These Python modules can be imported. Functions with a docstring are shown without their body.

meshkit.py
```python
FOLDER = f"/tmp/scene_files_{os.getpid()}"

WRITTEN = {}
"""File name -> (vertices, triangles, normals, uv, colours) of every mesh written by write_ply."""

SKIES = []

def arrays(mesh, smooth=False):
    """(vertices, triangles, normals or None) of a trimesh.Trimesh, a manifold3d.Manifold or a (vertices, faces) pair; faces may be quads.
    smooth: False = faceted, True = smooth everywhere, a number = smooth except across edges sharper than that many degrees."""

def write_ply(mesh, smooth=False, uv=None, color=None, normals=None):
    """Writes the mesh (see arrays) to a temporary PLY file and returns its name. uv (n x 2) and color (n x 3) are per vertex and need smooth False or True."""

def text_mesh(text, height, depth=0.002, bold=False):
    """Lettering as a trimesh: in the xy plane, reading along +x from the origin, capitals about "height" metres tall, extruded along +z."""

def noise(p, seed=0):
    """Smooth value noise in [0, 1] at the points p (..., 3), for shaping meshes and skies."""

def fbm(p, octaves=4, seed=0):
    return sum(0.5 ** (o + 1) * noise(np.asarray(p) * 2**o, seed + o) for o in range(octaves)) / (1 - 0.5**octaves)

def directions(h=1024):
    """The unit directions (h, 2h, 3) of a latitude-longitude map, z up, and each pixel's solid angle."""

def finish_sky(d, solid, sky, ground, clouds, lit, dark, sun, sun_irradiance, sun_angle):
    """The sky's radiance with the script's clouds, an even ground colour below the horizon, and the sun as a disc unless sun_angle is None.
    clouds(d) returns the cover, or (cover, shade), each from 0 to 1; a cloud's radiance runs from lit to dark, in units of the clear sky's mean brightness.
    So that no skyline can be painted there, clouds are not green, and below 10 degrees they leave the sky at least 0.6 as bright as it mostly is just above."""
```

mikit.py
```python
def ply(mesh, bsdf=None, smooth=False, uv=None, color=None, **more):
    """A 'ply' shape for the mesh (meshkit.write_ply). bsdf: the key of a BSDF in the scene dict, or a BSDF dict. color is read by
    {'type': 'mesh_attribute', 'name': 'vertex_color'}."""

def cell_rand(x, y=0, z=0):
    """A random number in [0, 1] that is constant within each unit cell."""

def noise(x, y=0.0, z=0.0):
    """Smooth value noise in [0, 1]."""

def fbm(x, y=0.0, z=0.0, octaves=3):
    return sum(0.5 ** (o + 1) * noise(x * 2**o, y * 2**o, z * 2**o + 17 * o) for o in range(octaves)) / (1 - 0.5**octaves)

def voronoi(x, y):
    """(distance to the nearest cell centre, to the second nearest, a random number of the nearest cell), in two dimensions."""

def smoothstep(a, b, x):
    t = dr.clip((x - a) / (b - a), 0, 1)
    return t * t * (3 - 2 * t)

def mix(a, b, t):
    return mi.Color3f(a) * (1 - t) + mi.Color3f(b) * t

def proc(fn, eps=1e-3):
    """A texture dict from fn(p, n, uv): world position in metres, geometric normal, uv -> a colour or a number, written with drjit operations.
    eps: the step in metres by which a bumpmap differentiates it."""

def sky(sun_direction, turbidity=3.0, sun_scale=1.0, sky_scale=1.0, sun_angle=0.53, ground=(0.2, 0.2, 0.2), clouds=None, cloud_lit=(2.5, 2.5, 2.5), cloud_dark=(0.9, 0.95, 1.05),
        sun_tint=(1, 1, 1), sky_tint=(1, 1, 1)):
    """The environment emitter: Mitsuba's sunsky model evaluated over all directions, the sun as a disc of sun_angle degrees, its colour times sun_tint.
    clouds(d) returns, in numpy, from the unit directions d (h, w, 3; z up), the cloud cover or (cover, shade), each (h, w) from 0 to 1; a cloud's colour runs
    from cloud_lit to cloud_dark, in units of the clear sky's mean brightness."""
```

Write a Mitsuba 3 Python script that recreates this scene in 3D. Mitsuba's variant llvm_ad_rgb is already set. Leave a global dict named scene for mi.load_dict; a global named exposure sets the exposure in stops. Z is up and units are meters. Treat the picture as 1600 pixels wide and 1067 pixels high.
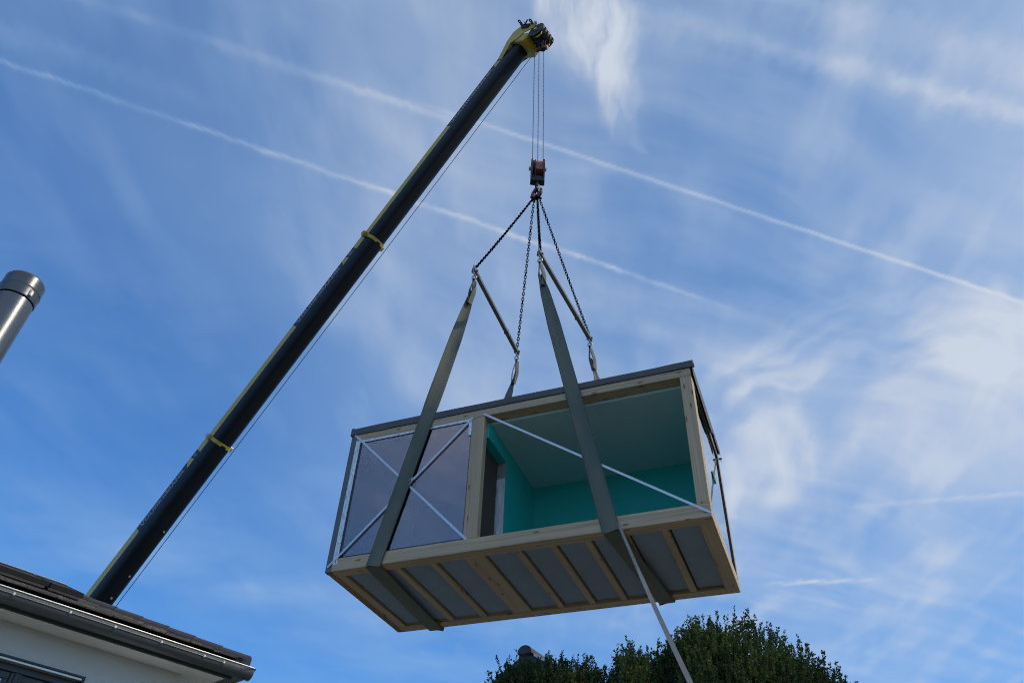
import math, random
import numpy as np
import trimesh
import drjit as dr
import mitsuba as mi
import mikit
import meshkit
from mikit import ply, proc, noise, fbm, voronoi, cell_rand, smoothstep, mix

T = mi.ScalarTransform4f
random.seed(7)
rng = np.random.default_rng(7)
scene, labels = {}, {}

# ---------------------------------------------------------------- camera, sky, exposure
EYE = np.array([0.0, 0.0, 1.6])
FWD = np.array([-0.28689419, 0.69243108, 0.66199012])
UP = np.array([0.21071576, -0.62850111, 0.74872239])
scene['camera'] = {'type': 'perspective', 'fov': 66.143, 'fov_axis': 'x', 'near_clip': 0.05, 'far_clip': 3000.0,
                   'to_world': T().look_at(origin=EYE.tolist(), target=(EYE + FWD).tolist(), up=UP.tolist())}
exposure = 1.15
SUN = np.array([math.cos(math.radians(40)) * 0.986, math.cos(math.radians(40)) * 0.167, math.sin(math.radians(40))])


def clouds(d):
    """Thin cirrus veils and aircraft trails on a level sheet far overhead: X, Y are tangents from the zenith."""
    z = np.maximum(d[..., 2], 0.06)
    XA, YA = (d[..., 0] / z).ravel(), (d[..., 1] / z).ravel()

    def f(x, y, s=0, o=4):
        return meshkit.fbm(np.stack([x, y, np.zeros_like(x) + 3.7 * s], -1), o, s)

    def bump(X, Y, x0, y0, rx, ry, turn=0.0):
        c, s = math.cos(turn), math.sin(turn)
        u, v = (X - x0) * c + (Y - y0) * s, -(X - x0) * s + (Y - y0) * c
        return np.exp(-(u / rx) ** 2 - (v / ry) ** 2)

    # broad milky veil, thinner away from the sun, with faint combed fibres
    X, Y = XA, YA
    wx, wy = f(X * 1.3, Y * 1.3, 1, 3) - 0.5, f(X * 1.3 + 9, Y * 1.3, 2, 2) - 0.5
    Xw, Yw = X + 0.5 * wx, Y + 0.5 * wy
    side = 1 / (1 + np.exp(-(X + 0.80 + 0.16 * np.clip(Y - 0.8, 0, 2)) * 5.5))
    veil = np.clip((f(Xw * 1.5 + 4, Yw * 1.1, 3, 5) - 0.30) * 1.7, 0, 1)
    far = np.clip((Y - 1.75) / 0.6, 0, 1)
    cover = 0.02 + side * (0.22 + 0.46 * veil) * (1 - 0.5 * far) + 0.10 * veil
    ca, sa = math.cos(0.75), math.sin(0.75)
    A, B = Xw * ca + Yw * sa, -Xw * sa + Yw * ca
    fib = np.clip((f(A * 1.6, B * 7.0, 5, 5) - 0.40) * 2.2, 0, 1)
    patch = np.clip((f(X * 1.1 + 31, Y * 1.1 + 5, 7, 2) - 0.36) * 2.4, 0, 1)
    cover = cover + 0.32 * fib * patch * (0.25 + 0.75 * side) + 0.14 * np.clip((f(X * 3.4 + 3, Y * 1.7, 6, 5) - 0.45) * 3, 0, 1)

    # fine combed threads
    th = np.clip((f(A * 4.5 + 0.5 * wx, B * 24, 22, 5) - 0.44) * 3.0, 0, 1)
    th2 = np.clip((f(X * 14 + Y * 5, Y * 4.5 - X * 3, 23, 5) - 0.46) * 3.0, 0, 1)
    pt2 = np.clip((f(X * 2.3 + 11, Y * 1.7, 24, 3) - 0.38) * 2.6, 0, 1)
    cover = cover + (0.13 * th * pt2 + 0.15 * th2 * np.clip(1.2 - pt2, 0, 1)) * (0.4 + 0.6 * side)

    def local(weight, fn):
        m = weight > 0.004
        cover[m] += fn(XA[m], YA[m]) * weight[m]

    # bank of fine curled cirrus low on the sunny side
    def bank(X, Y):
        q = f(X * 4.2, Y * 2.2, 8, 3) - 0.5
        r = f(X * 4.2 + 5, Y * 2.2, 9, 3) - 0.5
        q2, r2 = f(X * 13, Y * 6, 14, 3) - 0.5, f(X * 13 + 2, Y * 6, 15, 3) - 0.5
        cx, cy = X + 0.22 * q + 0.05 * q2, Y + 0.46 * r + 0.10 * r2
        a = np.clip((f(cx * 20 + cy * 3, cy * 3.4, 10, 5) - 0.40) * 2.2, 0, 1)
        b = np.clip((f(cx * 5.5 - 7, cy * 12.0, 16, 5) - 0.42) * 2.4, 0, 1)
        soft = np.clip((f(cx * 4.2, cy * 2.2, 17, 4) - 0.22) * 1.5, 0, 1)
        up = np.clip((1.46 - Y) * 4 + 0.5, 0, 1)
        return 0.36 * soft + 0.44 * a * soft * (1 - 0.7 * up) + 0.50 * b * (0.3 + soft) * up

    # wind-combed streaks low on the left
    def low(X, Y):
        q = f(X * 1.5, Y * 1.5, 18, 3) - 0.5
        return np.clip((f(X * 2.2 + q + 1.3 * Y, Y * 5.0 - 1.6 * X + q, 19, 5) - 0.42) * 2.4, 0, 1)

    local(0.42 * bump(XA, YA, -1.75, 1.62, 0.42, 0.34, 0.5) + 0.36 * bump(XA, YA, -1.20, 2.35, 0.5, 0.4) + 0.22 * bump(XA, YA, -0.95, 1.05, 0.3, 0.45), low)

    local(np.clip(bump(XA, YA, 0.10, 1.46, 0.28, 0.32) + 1.15 * bump(XA, YA, 0.46, 1.32, 0.26, 0.20) + 0.40 * bump(XA, YA, -0.20, 1.62, 0.25, 0.20) + 0.5 * bump(XA, YA, -0.06, 1.24, 0.22, 0.07, 0.1), 0, 1.15), bank)

    # feather overhead
    def feather(X, Y):
        fx = X + 0.050 * (f(X * 10, Y * 6, 11, 5) - 0.5) * 2 + 0.030 * (f(X * 40, Y * 14, 26, 3) - 0.5)
        fy = Y + 0.06 * (f(X * 9 + 4, Y * 9, 12, 4) - 0.5) * 2
        t = (fy - 0.30) / 0.405
        half = 0.074 * np.clip(1.05 - t, 0.02, 2) ** 0.8
        q = (fx - (-0.135 + 0.050 * np.clip(t, -1, 1.1))) / half
        body = np.exp(-np.abs(q) ** 2.2) * np.clip((1.04 - t) * 4, 0, 1) * np.clip((t + 0.9) * 2, 0, 1)
        tex = np.clip((f(fx * 38 + fy * 10, fy * 9, 13, 5) - 0.32) * 2.2, 0, 1)
        return body * (0.14 + 0.70 * tex)

    local((bump(XA, YA, -0.11, 0.35, 0.30, 0.45) > 0.05).astype(float), feather)

    # aircraft trails: straight in this sheet
    def trail(p, r, w0, w1, a0, a1, rag, seed, lump=0.7):
        p, r = np.array(p), np.array(r)
        L = np.linalg.norm(r - p)
        e = (r - p) / L
        s_ = (XA - p[0]) * e[0] + (YA - p[1]) * e[1]
        o_ = -(XA - p[0]) * e[1] + (YA - p[1]) * e[0]
        m = (np.abs(o_) < 5 * max(w0, w1) + rag) & (s_ > -0.1) & (s_ < L + 0.15)
        s, o = s_[m], o_[m]
        o = o + rag * (f(s * 30, s * 0 + seed, seed, 4) - 0.5) + 0.6 * rag * (f(s * 120, o * 60, seed + 1, 2) - 0.5)
        g = np.clip(s / L, 0, 1)
        ww = w0 + (w1 - w0) * g
        ww = ww * (1 + 0.9 * (o > 0) * f(s * 70, s * 0, seed + 3, 3))
        ends = np.clip((s + 0.05) / 0.12, 0, 1) * np.clip((L - s + 0.03) / 0.16, 0, 1)
        cover[m] += np.exp(-(o / ww) ** 2) * ends * (a0 + (a1 - a0) * g) * (1 - lump / 2 + lump * f(s * 30, o * 50, seed + 2, 4))

    trail((-1.10, 0.08), (-0.04, 1.075), 0.0036, 0.0040, 0.14, 0.24, 0.009, 21, 1.6)
    trail((-1.05, 0.05), (-0.62, 0.46), 0.020, 0.010, 0.13, 0.04, 0.030, 25, 1.3)
    trail((-0.80, 0.17), (-0.30, 0.60), 0.009, 0.0050, 0.05, 0.15, 0.010, 35, 1.0)
    trail((-0.36, 0.535), (1.00, 1.70), 0.0029, 0.0030, 0.16, 0.42, 0.0025, 31, 0.5)
    trail((-0.12, 0.45), (0.80, 1.08), 0.016, 0.010, 0.10, 0.26, 0.020, 41, 1.1)
    trail((-0.06, 0.40), (0.80, 1.01), 0.016, 0.030, 0.10, 0.10, 0.030, 45, 1.2)
    trail((-0.09, 2.265), (0.20, 2.325), 0.010, 0.009, 0.36, 0.26, 0.014, 51, 0.9)
    trail((-0.30, 2.62), (-0.06, 2.32), 0.040, 0.03, 0.10, 0.28, 0.04, 55, 1.0)
    trail((0.12, 1.88), (0.9, 1.985), 0.0085, 0.0085, 0.07, 0.22, 0.004, 61, 0.4)
    cover = np.clip(cover, 0, 0.95).reshape(z.shape)
    return cover, np.clip(1.0 - (cover - 0.34) * 2.4, 0, 1)     # thin veils take on the blue behind them


scene['sky'] = mikit.sky(SUN.tolist(), turbidity=2.6, ground=(0.09, 0.09, 0.085), clouds=clouds, cloud_lit=(1.85, 2.05, 2.35), cloud_dark=(1.12, 1.66, 2.38),
                         sky_tint=(0.47, 0.86, 1.22), sky_scale=2.0, sun_scale=0.75)

# ---------------------------------------------------------------- materials


def mat(name, bsdf):
    scene['mat_' + name] = bsdf
    return 'mat_' + name


def pri(color, rough=0.6, **k):
    c = color if isinstance(color, dict) else {'type': 'rgb', 'value': list(color)}
    return {'type': 'principled', 'base_color': c, 'roughness': rough, **k}


def two(b):
    return {'type': 'twosided', 'bsdf': b}


def wood_fn(axis, tone=(0.53, 0.395, 0.25), dark=(0.33, 0.225, 0.125), seed=0.0):
    def fn(p, n, uv):
        g = (p.x, p.y, p.z)[axis]
        a, b = ((p.y, p.z), (p.x, p.z), (p.x, p.y))[axis]
        w = a + b * 0.93 + seed
        ring = fbm(w * 55 + fbm(g * 0.8, w * 3, seed) * 4, g * 0.7, seed, octaves=3)
        blotch = fbm(g * 1.3, w * 6, seed + 5, octaves=3)
        d1, d2, k = voronoi(g * 1.55 + seed, w * 5.2)
        knot = 1 - smoothstep(0.05, 0.13, d1)
        knot = knot * dr.select(k > 0.35, 1.0, 0.0)
        c = mix(tone, dark, smoothstep(0.35, 0.85, ring) * 0.55 + 0.25 * blotch)
        c = c * (0.86 + 0.28 * fbm(g * 0.5, a * 9, b * 9, octaves=2))
        return mix(c, (0.16, 0.085, 0.04), knot * 0.85)
    return fn


WOOD = [mat('wood_' + 'xyz'[i], pri(proc(wood_fn(i, seed=i * 3.1)), 0.62)) for i in range(3)]
WOOD_RED = mat('wood_red', pri(proc(wood_fn(1, (0.36, 0.20, 0.11), (0.20, 0.10, 0.05), 8.0)), 0.7))


def board_fn(base, amp, scale):
    def fn(p, n, uv):
        v = fbm(p.x * scale, p.y * scale, p.z * scale, octaves=4)
        s = fbm(p.x * scale * 9, p.y * scale * 9, p.z * scale * 9, octaves=2)
        return mi.Color3f(base) * (1 - amp + 2 * amp * (0.7 * v + 0.3 * s))
    return fn


PANEL = mat('panel', pri(proc(board_fn((0.26, 0.315, 0.40), 0.24, 1.1)), 0.75))
CAVITY = mat('cavity', pri((0.012, 0.012, 0.013), 0.9))
TEAL = mat('teal', two(pri(proc(board_fn((0.016, 0.50, 0.46), 0.08, 1.2)), 0.55)))
CEIL = mat('ceiling', two(pri(proc(board_fn((0.45, 0.655, 0.66), 0.05, 1.0)), 0.8)))
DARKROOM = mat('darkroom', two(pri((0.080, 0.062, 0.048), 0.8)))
DRYFLOOR = mat('dryfloor', pri(proc(board_fn((0.30, 0.27, 0.23), 0.2, 2.0)), 0.8))
MEMB = mat('membrane', two(pri(proc(board_fn((0.088, 0.083, 0.076), 0.35, 3.5)), 0.55)))
WRAP = mat('wrap', two(pri(proc(board_fn((0.115, 0.120, 0.125), 0.22, 5.0)), 0.5)))


def foil_bump(p, n, uv):
    return fbm(p.x * 16 + p.y * 14, p.z * 11, octaves=3) + 0.5 * fbm(p.x * 40, p.z * 34 + p.y * 30, octaves=2)


FOIL = mat('foil', two({'type': 'bumpmap', 'arbitrary': proc(foil_bump, eps=4e-3), 'scale': 0.035,
                        'bsdf': pri((0.74, 0.77, 0.79), 0.30, metallic=0.55)}))
STEEL = mat('steel', two(pri(proc(board_fn((0.60, 0.64, 0.68), 0.14, 7.0)), 0.42, metallic=0.55)))
BARSTEEL = mat('bar_steel', pri(proc(board_fn((0.15, 0.155, 0.145), 0.30, 6.0)), 0.45, metallic=0.5))
IRON = mat('iron', pri((0.022, 0.022, 0.024), 0.5, metallic=0.25))
ROPE = mat('rope', pri((0.075, 0.075, 0.08), 0.5, metallic=0.4))
CRANE_DARK = mat('crane_dark', pri(proc(board_fn((0.0095, 0.0135, 0.0175), 0.45, 1.7)), 0.42, specular=0.22))
YELLOW = mat('yellow', pri(proc(board_fn((0.50, 0.36, 0.045), 0.22, 2.5)), 0.40))
BLACKBAND = mat('black_band', pri((0.018, 0.019, 0.021), 0.5))
LETTER = mat('letter', pri((0.27, 0.27, 0.27), 0.6))
RED = mat('red', pri(proc(board_fn((0.24, 0.045, 0.035), 0.25, 6.0)), 0.45))
PINK = mat('pale_red', pri((0.55, 0.22, 0.17), 0.5))
PALE = mat('pale_metal', pri((0.55, 0.55, 0.52), 0.4, metallic=0.3))
GREENTAG = mat('green_tag', pri((0.03, 0.16, 0.10), 0.5))


def sling_fn(p, n, uv):
    stripe = noise(uv.x * 30) * 0.10
    grime = fbm(uv.x * 0.8, uv.y * 0.7, octaves=3)
    weave = noise(uv.x * 46, uv.y * 70) * 0.22
    c = mix((0.108, 0.132, 0.114), (0.178, 0.182, 0.142), smoothstep(0.30, 0.70, grime))
    sew = smoothstep(0.012, 0.004, dr.abs(dr.abs(uv.x - 0.5) - 0.36))
    return c * (0.74 + stripe + weave) * (1 - 0.30 * smoothstep(0.42, 0.47, dr.abs(uv.x - 0.5)) - 0.25 * sew)


SLING = mat('sling', two(pri(proc(sling_fn), 0.9, sheen=0.3)))
TAGL = mat('tag_line', two(pri(proc(board_fn((0.135, 0.150, 0.148), 0.35, 6.0)), 0.85)))
GLASS_L = mat('glass_bronze', {'type': 'thindielectric', 'int_ior': 2.75, 'specular_reflectance': {'type': 'rgb', 'value': [1.0, 0.79, 0.75]},
                               'specular_transmittance': {'type': 'rgb', 'value': [0.22, 0.20, 0.21]}})
GLASS = mat('glass', {'type': 'thindielectric', 'int_ior': 1.62, 'specular_transmittance': {'type': 'rgb', 'value': [0.55, 0.60, 0.60]}})
FRAME = mat('frame', pri((0.030, 0.034, 0.040), 0.4))
# house
PLASTER = mat('plaster', {'type': 'bumpmap', 'arbitrary': proc(lambda p, n, uv: fbm(p.x * 60, p.y * 60, p.z * 60, octaves=3), eps=3e-3), 'scale': 0.004,
                          'bsdf': pri(proc(board_fn((0.66, 0.66, 0.64), 0.07, 0.9)), 0.9)})
SOFFIT = mat('soffit', pri(proc(board_fn((0.70, 0.70, 0.68), 0.05, 1.2)), 0.8))
ZINC = mat('zinc', two(pri(proc(board_fn((0.095, 0.108, 0.115), 0.16, 3.0)), 0.50, metallic=0.4)))
ZINC_EDGE = mat('zinc_edge', pri((0.60, 0.60, 0.58), 0.34, metallic=0.6))


def tile_fn(p, n, uv):
    v = fbm(p.x * 5, p.y * 5, p.z * 5, octaves=4)
    li = smoothstep(0.56, 0.72, fbm(p.x * 16 + 4, p.y * 16, p.z * 16, octaves=3))
    c = mix((0.048, 0.043, 0.042), (0.100, 0.090, 0.082), v)
    return mix(c, (0.20, 0.19, 0.14), 0.55 * li)


TILE = [mat('tile_%s' % s, pri(proc(tile_fn), r)) for s, r in (('a', 0.8),)]
SLATE = mat('ridge_tile', pri(proc(board_fn((0.050, 0.048, 0.052), 0.3, 4.0)), 0.6))
PV = mat('pv', pri((0.030, 0.025, 0.026), 0.6, specular=0.25))
FLUE = mat('flue', pri(proc(board_fn((0.125, 0.140, 0.150), 0.05, 1.5)), 0.29, metallic=0.7))
FLUE_CAP = mat('flue_cap', pri((0.095, 0.107, 0.115), 0.32, metallic=0.7))
BARK = mat('bark', pri(proc(board_fn((0.085, 0.065, 0.048), 0.4, 14.0)), 0.9))
LEAF = mat('leaf', {'type': 'principledthin', 'base_color': {'type': 'mesh_attribute', 'name': 'vertex_color'}, 'roughness': 0.45, 'diff_trans': 0.45,
                    'spec_trans': 0.0, 'eta': 1.4})
TWIG = mat('twig', pri((0.30, 0.25, 0.17), 0.8))


def ground_fn(p, n, uv):
    v = fbm(p.x * 0.35, p.y * 0.35, octaves=4)
    s = fbm(p.x * 9, p.y * 9, octaves=3)
    c = mix((0.065, 0.075, 0.045), (0.125, 0.12, 0.105), smoothstep(0.42, 0.62, v))
    return c * (0.7 + 0.6 * s)


GROUND = mat('ground', pri(proc(ground_fn), 0.95))

# ---------------------------------------------------------------- helpers


def num(key):
    if key not in scene and key not in labels and not any(k.startswith(key + '__') for k in scene):
        return key
    i = 1
    while True:
        k = '%s_%03d' % (key, i)
        if k not in scene and k not in labels and not any(q.startswith(k + '__') for q in scene):
            return k
        i += 1


def thing(name, label, cat, group=None):
    k = num(name)
    labels[k] = {'label': label, 'category': cat}
    if group:
        labels[k]['group'] = group
    return k


def part(parent, name, mesh, m, smooth=False, label=None, **kw):
    k = num(parent + '__' + name)
    scene[k] = ply(mesh, m, smooth=smooth, **kw)
    if label:
        labels[k] = {'label': label}
    return k


def cat(ms):
    return trimesh.util.concatenate(ms)


def frame_box(o, ax, lo, hi, bev=0.0):
    """A box from lo to hi along the three axes ax (rows), from o; edges chamfered by bev."""
    lo, hi = np.array(lo, float), np.array(hi, float)
    o, ax = np.asarray(o, float), np.asarray(ax, float)
    if bev <= 0:
        m = trimesh.creation.box(extents=hi - lo)
        v = np.array(m.vertices) + (lo + hi) / 2
        f = np.array(m.faces)
    else:
        pts = []
        for sx in (0, 1):
            for sy in (0, 1):
                for sz in (0, 1):
                    c = np.where([sx, sy, sz], hi, lo)
                    d = np.where([sx, sy, sz], -1, 1) * bev
                    for k in range(3):
                        e = d.copy()
                        e[k] = 0
                        pts.append(c + e)
        h = trimesh.convex.convex_hull(np.array(pts))
        v, f = np.array(h.vertices), np.array(h.faces)
    w = o + v @ ax
    if np.linalg.det(ax) < 0:
        f = f[:, ::-1]
    return trimesh.Trimesh(w, f, process=False)


I3 = np.eye(3)


def tube(pts, r, n=8, caps=True):
    pts = np.asarray(pts, float)
    r = np.broadcast_to(np.asarray(r, float), (len(pts),))
    tan = np.gradient(pts, axis=0)
    tan /= np.linalg.norm(tan, axis=1, keepdims=True)
    u = np.cross(tan[0], [0.31, 0.2, 0.93])
    u /= np.linalg.norm(u)
    V, Fc = [], []
    for i, p in enumerate(pts):
        u = u - tan[i] * (u @ tan[i])
        u /= np.linalg.norm(u)
        w = np.cross(tan[i], u)
        a = np.arange(n) / n * 2 * np.pi
        V.append(p + r[i] * (np.cos(a)[:, None] * u + np.sin(a)[:, None] * w))
    V = np.vstack(V)
    for i in range(len(pts) - 1):
        for k in range(n):
            a, b, c, d = i * n + k, i * n + (k + 1) % n, (i + 1) * n + (k + 1) % n, (i + 1) * n + k
            Fc += [[a, b, c], [a, c, d]]
    if caps:
        s, e = len(V), len(V) + 1
        V = np.vstack([V, pts[:1], pts[-1:]])
        for k in range(n):
            Fc += [[s, (k + 1) % n, k], [e, (len(pts) - 1) * n + k, (len(pts) - 1) * n + (k + 1) % n]]
    return trimesh.Trimesh(V, Fc, process=False)


def torus_link(R, r, length, n=14, m=6):
    """A chain link: an oval ring in the local x-z plane, long axis z."""
    a = np.arange(n) / n * 2 * np.pi
    c = np.stack([R * np.cos(a), 0 * a, R * np.sin(a) + np.sign(np.sin(a)) * length / 2], -1)
    t = np.roll(c, -1, 0) - np.roll(c, 1, 0)
    t /= np.linalg.norm(t, axis=1, keepdims=True)
    y = np.array([0, 1.0, 0])
    V, F = [], []
    for i in range(n):
        nrm = np.cross(y, t[i])
        for k in range(m):
            b = k / m * 2 * np.pi
            V.append(c[i] + r * (math.cos(b) * nrm + math.sin(b) * y))
    for i in range(n):
        for k in range(m):
            A, B = i * m + k, i * m + (k + 1) % m
            C, D = ((i + 1) % n) * m + (k + 1) % m, ((i + 1) % n) * m + k
            F += [[A, C, B], [A, D, C]]
    return trimesh.Trimesh(V, F, process=False)


def basis(z, hint=(0, 1, 0)):
    z = np.asarray(z, float)
    z = z / np.linalg.norm(z)
    x = np.cross(hint, z)
    x /= np.linalg.norm(x)
    return np.array([x, np.cross(z, x), z])


def ring(o, ax, R, r, n=28, m=10):
    return trimesh.Trimesh(np.asarray(o) + np.array(torus_link(R, r, 0, n, m).vertices) @ ax, torus_link(R, r, 0, n, m).faces, process=False)


def cyl(p, q, r, n=24):
    return tube([p, q], r, n)


def prism(poly, o, ax, t0, t1):
    """A polygon in the first two axes of ax, extruded along the third from t0 to t1."""
    from shapely.geometry import Polygon
    m = trimesh.creation.extrude_polygon(Polygon(poly), t1 - t0, engine='earcut')
    v = np.array(m.vertices) + [0, 0, t0]
    f = np.array(m.faces)
    if np.linalg.det(ax) < 0:
        f = f[:, ::-1]
    return trimesh.Trimesh(np.asarray(o) + v @ np.asarray(ax), f, process=False)


def ribbon(c, w, half, th=0.012, cols=5, crease=None):
    """A flat webbing strip along the points c; w: unit width vectors; half: half widths. Returns (mesh, uv)."""
    c, w = np.asarray(c, float), np.asarray(w, float)
    half = np.broadcast_to(np.asarray(half, float), (len(c),))
    t = np.gradient(c, axis=0)
    t /= np.linalg.norm(t, axis=1, keepdims=True)
    w = w - t * (w * t).sum(1, keepdims=True)
    w /= np.linalg.norm(w, axis=1, keepdims=True)
    nn = np.cross(w, t)
    s = np.r_[0, np.cumsum(np.linalg.norm(np.diff(c, axis=0), axis=1))]
    V, UV = [], []
    for side in (1, -1):
        for i in range(len(c)):
            for k in range(cols):
                q = k / (cols - 1) * 2 - 1
                z = (crease[i] if crease is not None else 0.0) * (1 - q * q)
                V.append(c[i] + w[i] * q * half[i] + nn[i] * (z + side * th / 2))
                UV.append([(q + 1) / 2, s[i]])
    N, M = len(c), cols
    F = []
    for side in (0, 1):
        b = side * N * M
        for i in range(N - 1):
            for k in range(M - 1):
                a, d, e, g = b + i * M + k, b + i * M + k + 1, b + (i + 1) * M + k + 1, b + (i + 1) * M + k
                F += [[a, d, e], [a, e, g]] if side == 0 else [[a, e, d], [a, g, e]]
    b = N * M
    for i in range(N - 1):
        for k in (0, M - 1):
            a, d, e, g = i * M + k, (i + 1) * M + k, b + (i + 1) * M + k, b + i * M + k
            F += [[a, d, e], [a, e, g]] if k == 0 else [[a, e, d], [a, g, e]]
    return trimesh.Trimesh(V, F, process=False), np.array(UV)


# ---------------------------------------------------------------- ground
g = 1500.0
scene['ground'] = ply(trimesh.Trimesh([[-g, -g, 0], [g, -g, 0], [g, g, 0], [-g, g, 0]], [[0, 1, 2], [0, 2, 3]], process=False), GROUND)
labels['ground'] = {'label': 'patchy grass and gravel ground under the lifted module', 'kind': 'structure'}

# ---------------------------------------------------------------- the lifted timber module
O = np.array([-8.137, 11.280, 7.807])      # its lower front left corner
L, D, H = 6.965, 2.93, 3.0
mod = thing('timber_module', 'open-fronted timber frame room module with teal interior hanging from the crane', 'module building')


def mbox(name, lo, hi, m, bev=0.006, parent=mod, **k):
    return part(parent, name, frame_box(O, I3, lo, hi, bev), m, **k)


# floor frame
mbox('bottom_beam', (0.13, 0, -0.03), (L, 0.24, 0.215), WOOD[0], label='pale spruce beam along the lower front edge')
mbox('bottom_beam', (0.13, D - 0.24, -0.027), (L - 0.24, D, 0.215), WOOD[0])
mbox('side_beam', (0.0, 0.12, -0.024), (0.13, D, 0.215), WOOD_RED, label='reddish board along the left lower edge')
mbox('side_beam', (0.133, 0.243, -0.022), (0.29, D - 0.243, 0.20), WOOD[1])
mbox('side_beam', (L - 0.24, 0.243, -0.028), (L - 0.003, D - 0.002, 0.215), WOOD[1], label='spruce beam along the sunny right lower edge')
# joists and the sunk floor panels between them
joists = [(1.335, 0.060), (2.03, 0.060), (2.84, 0.185), (3.63, 0.055), (4.26, 0.055), (4.87, 0.055), (5.50, 0.055), (6.16, 0.060)]
for x, h in joists:
    mbox('floor_joist', (x - h, 0.243, -0.018), (x + h, D - 0.243, 0.19), WOOD[1])
edges = [0.293] + [q for x, h in joists for q in (x - h, x + h)] + [L - 0.243]
for i in range(0, len(edges), 2):
    a, b = edges[i], edges[i + 1]
    mbox('floor_panel', (a + 0.034, 0.247, 0.022 + 0.004 * (i % 3)), (b - 0.002, D - 0.243 - 0.048, 0.06), PANEL, 0.003)
part(mod, 'floor_void', frame_box(O, I3, (0.30, 0.25, 0.10), (L - 0.25, D - 0.25, 0.17)), CAVITY)
mbox('floor_deck', (0.05, 0.15, 0.218), (L - 0.06, D - 0.02, 0.25), DRYFLOOR)
# posts
mbox('corner_post', (0.0, 0.004, -0.035), (0.125, 0.118, 2.96), WRAP, label='front corner post wrapped in dark grey membrane')
mbox('post', (2.705, 0.002, 0.218), (2.965, 0.16, 2.79), WOOD[2], label='wide pale spruce post between the glazed and the open bay')
mbox('post', (6.755, 0.002, 0.218), (L - 0.001, 0.26, 2.79), WOOD[2], label='right front corner post with its side in sunlight')
mbox('post', (L - 0.14, D - 0.15, 0.218), (L, D, 2.79), WOOD[2])
mbox('post', (0.0, D - 0.15, 0.218), (0.14, D, 2.79), WOOD[2])
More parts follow.
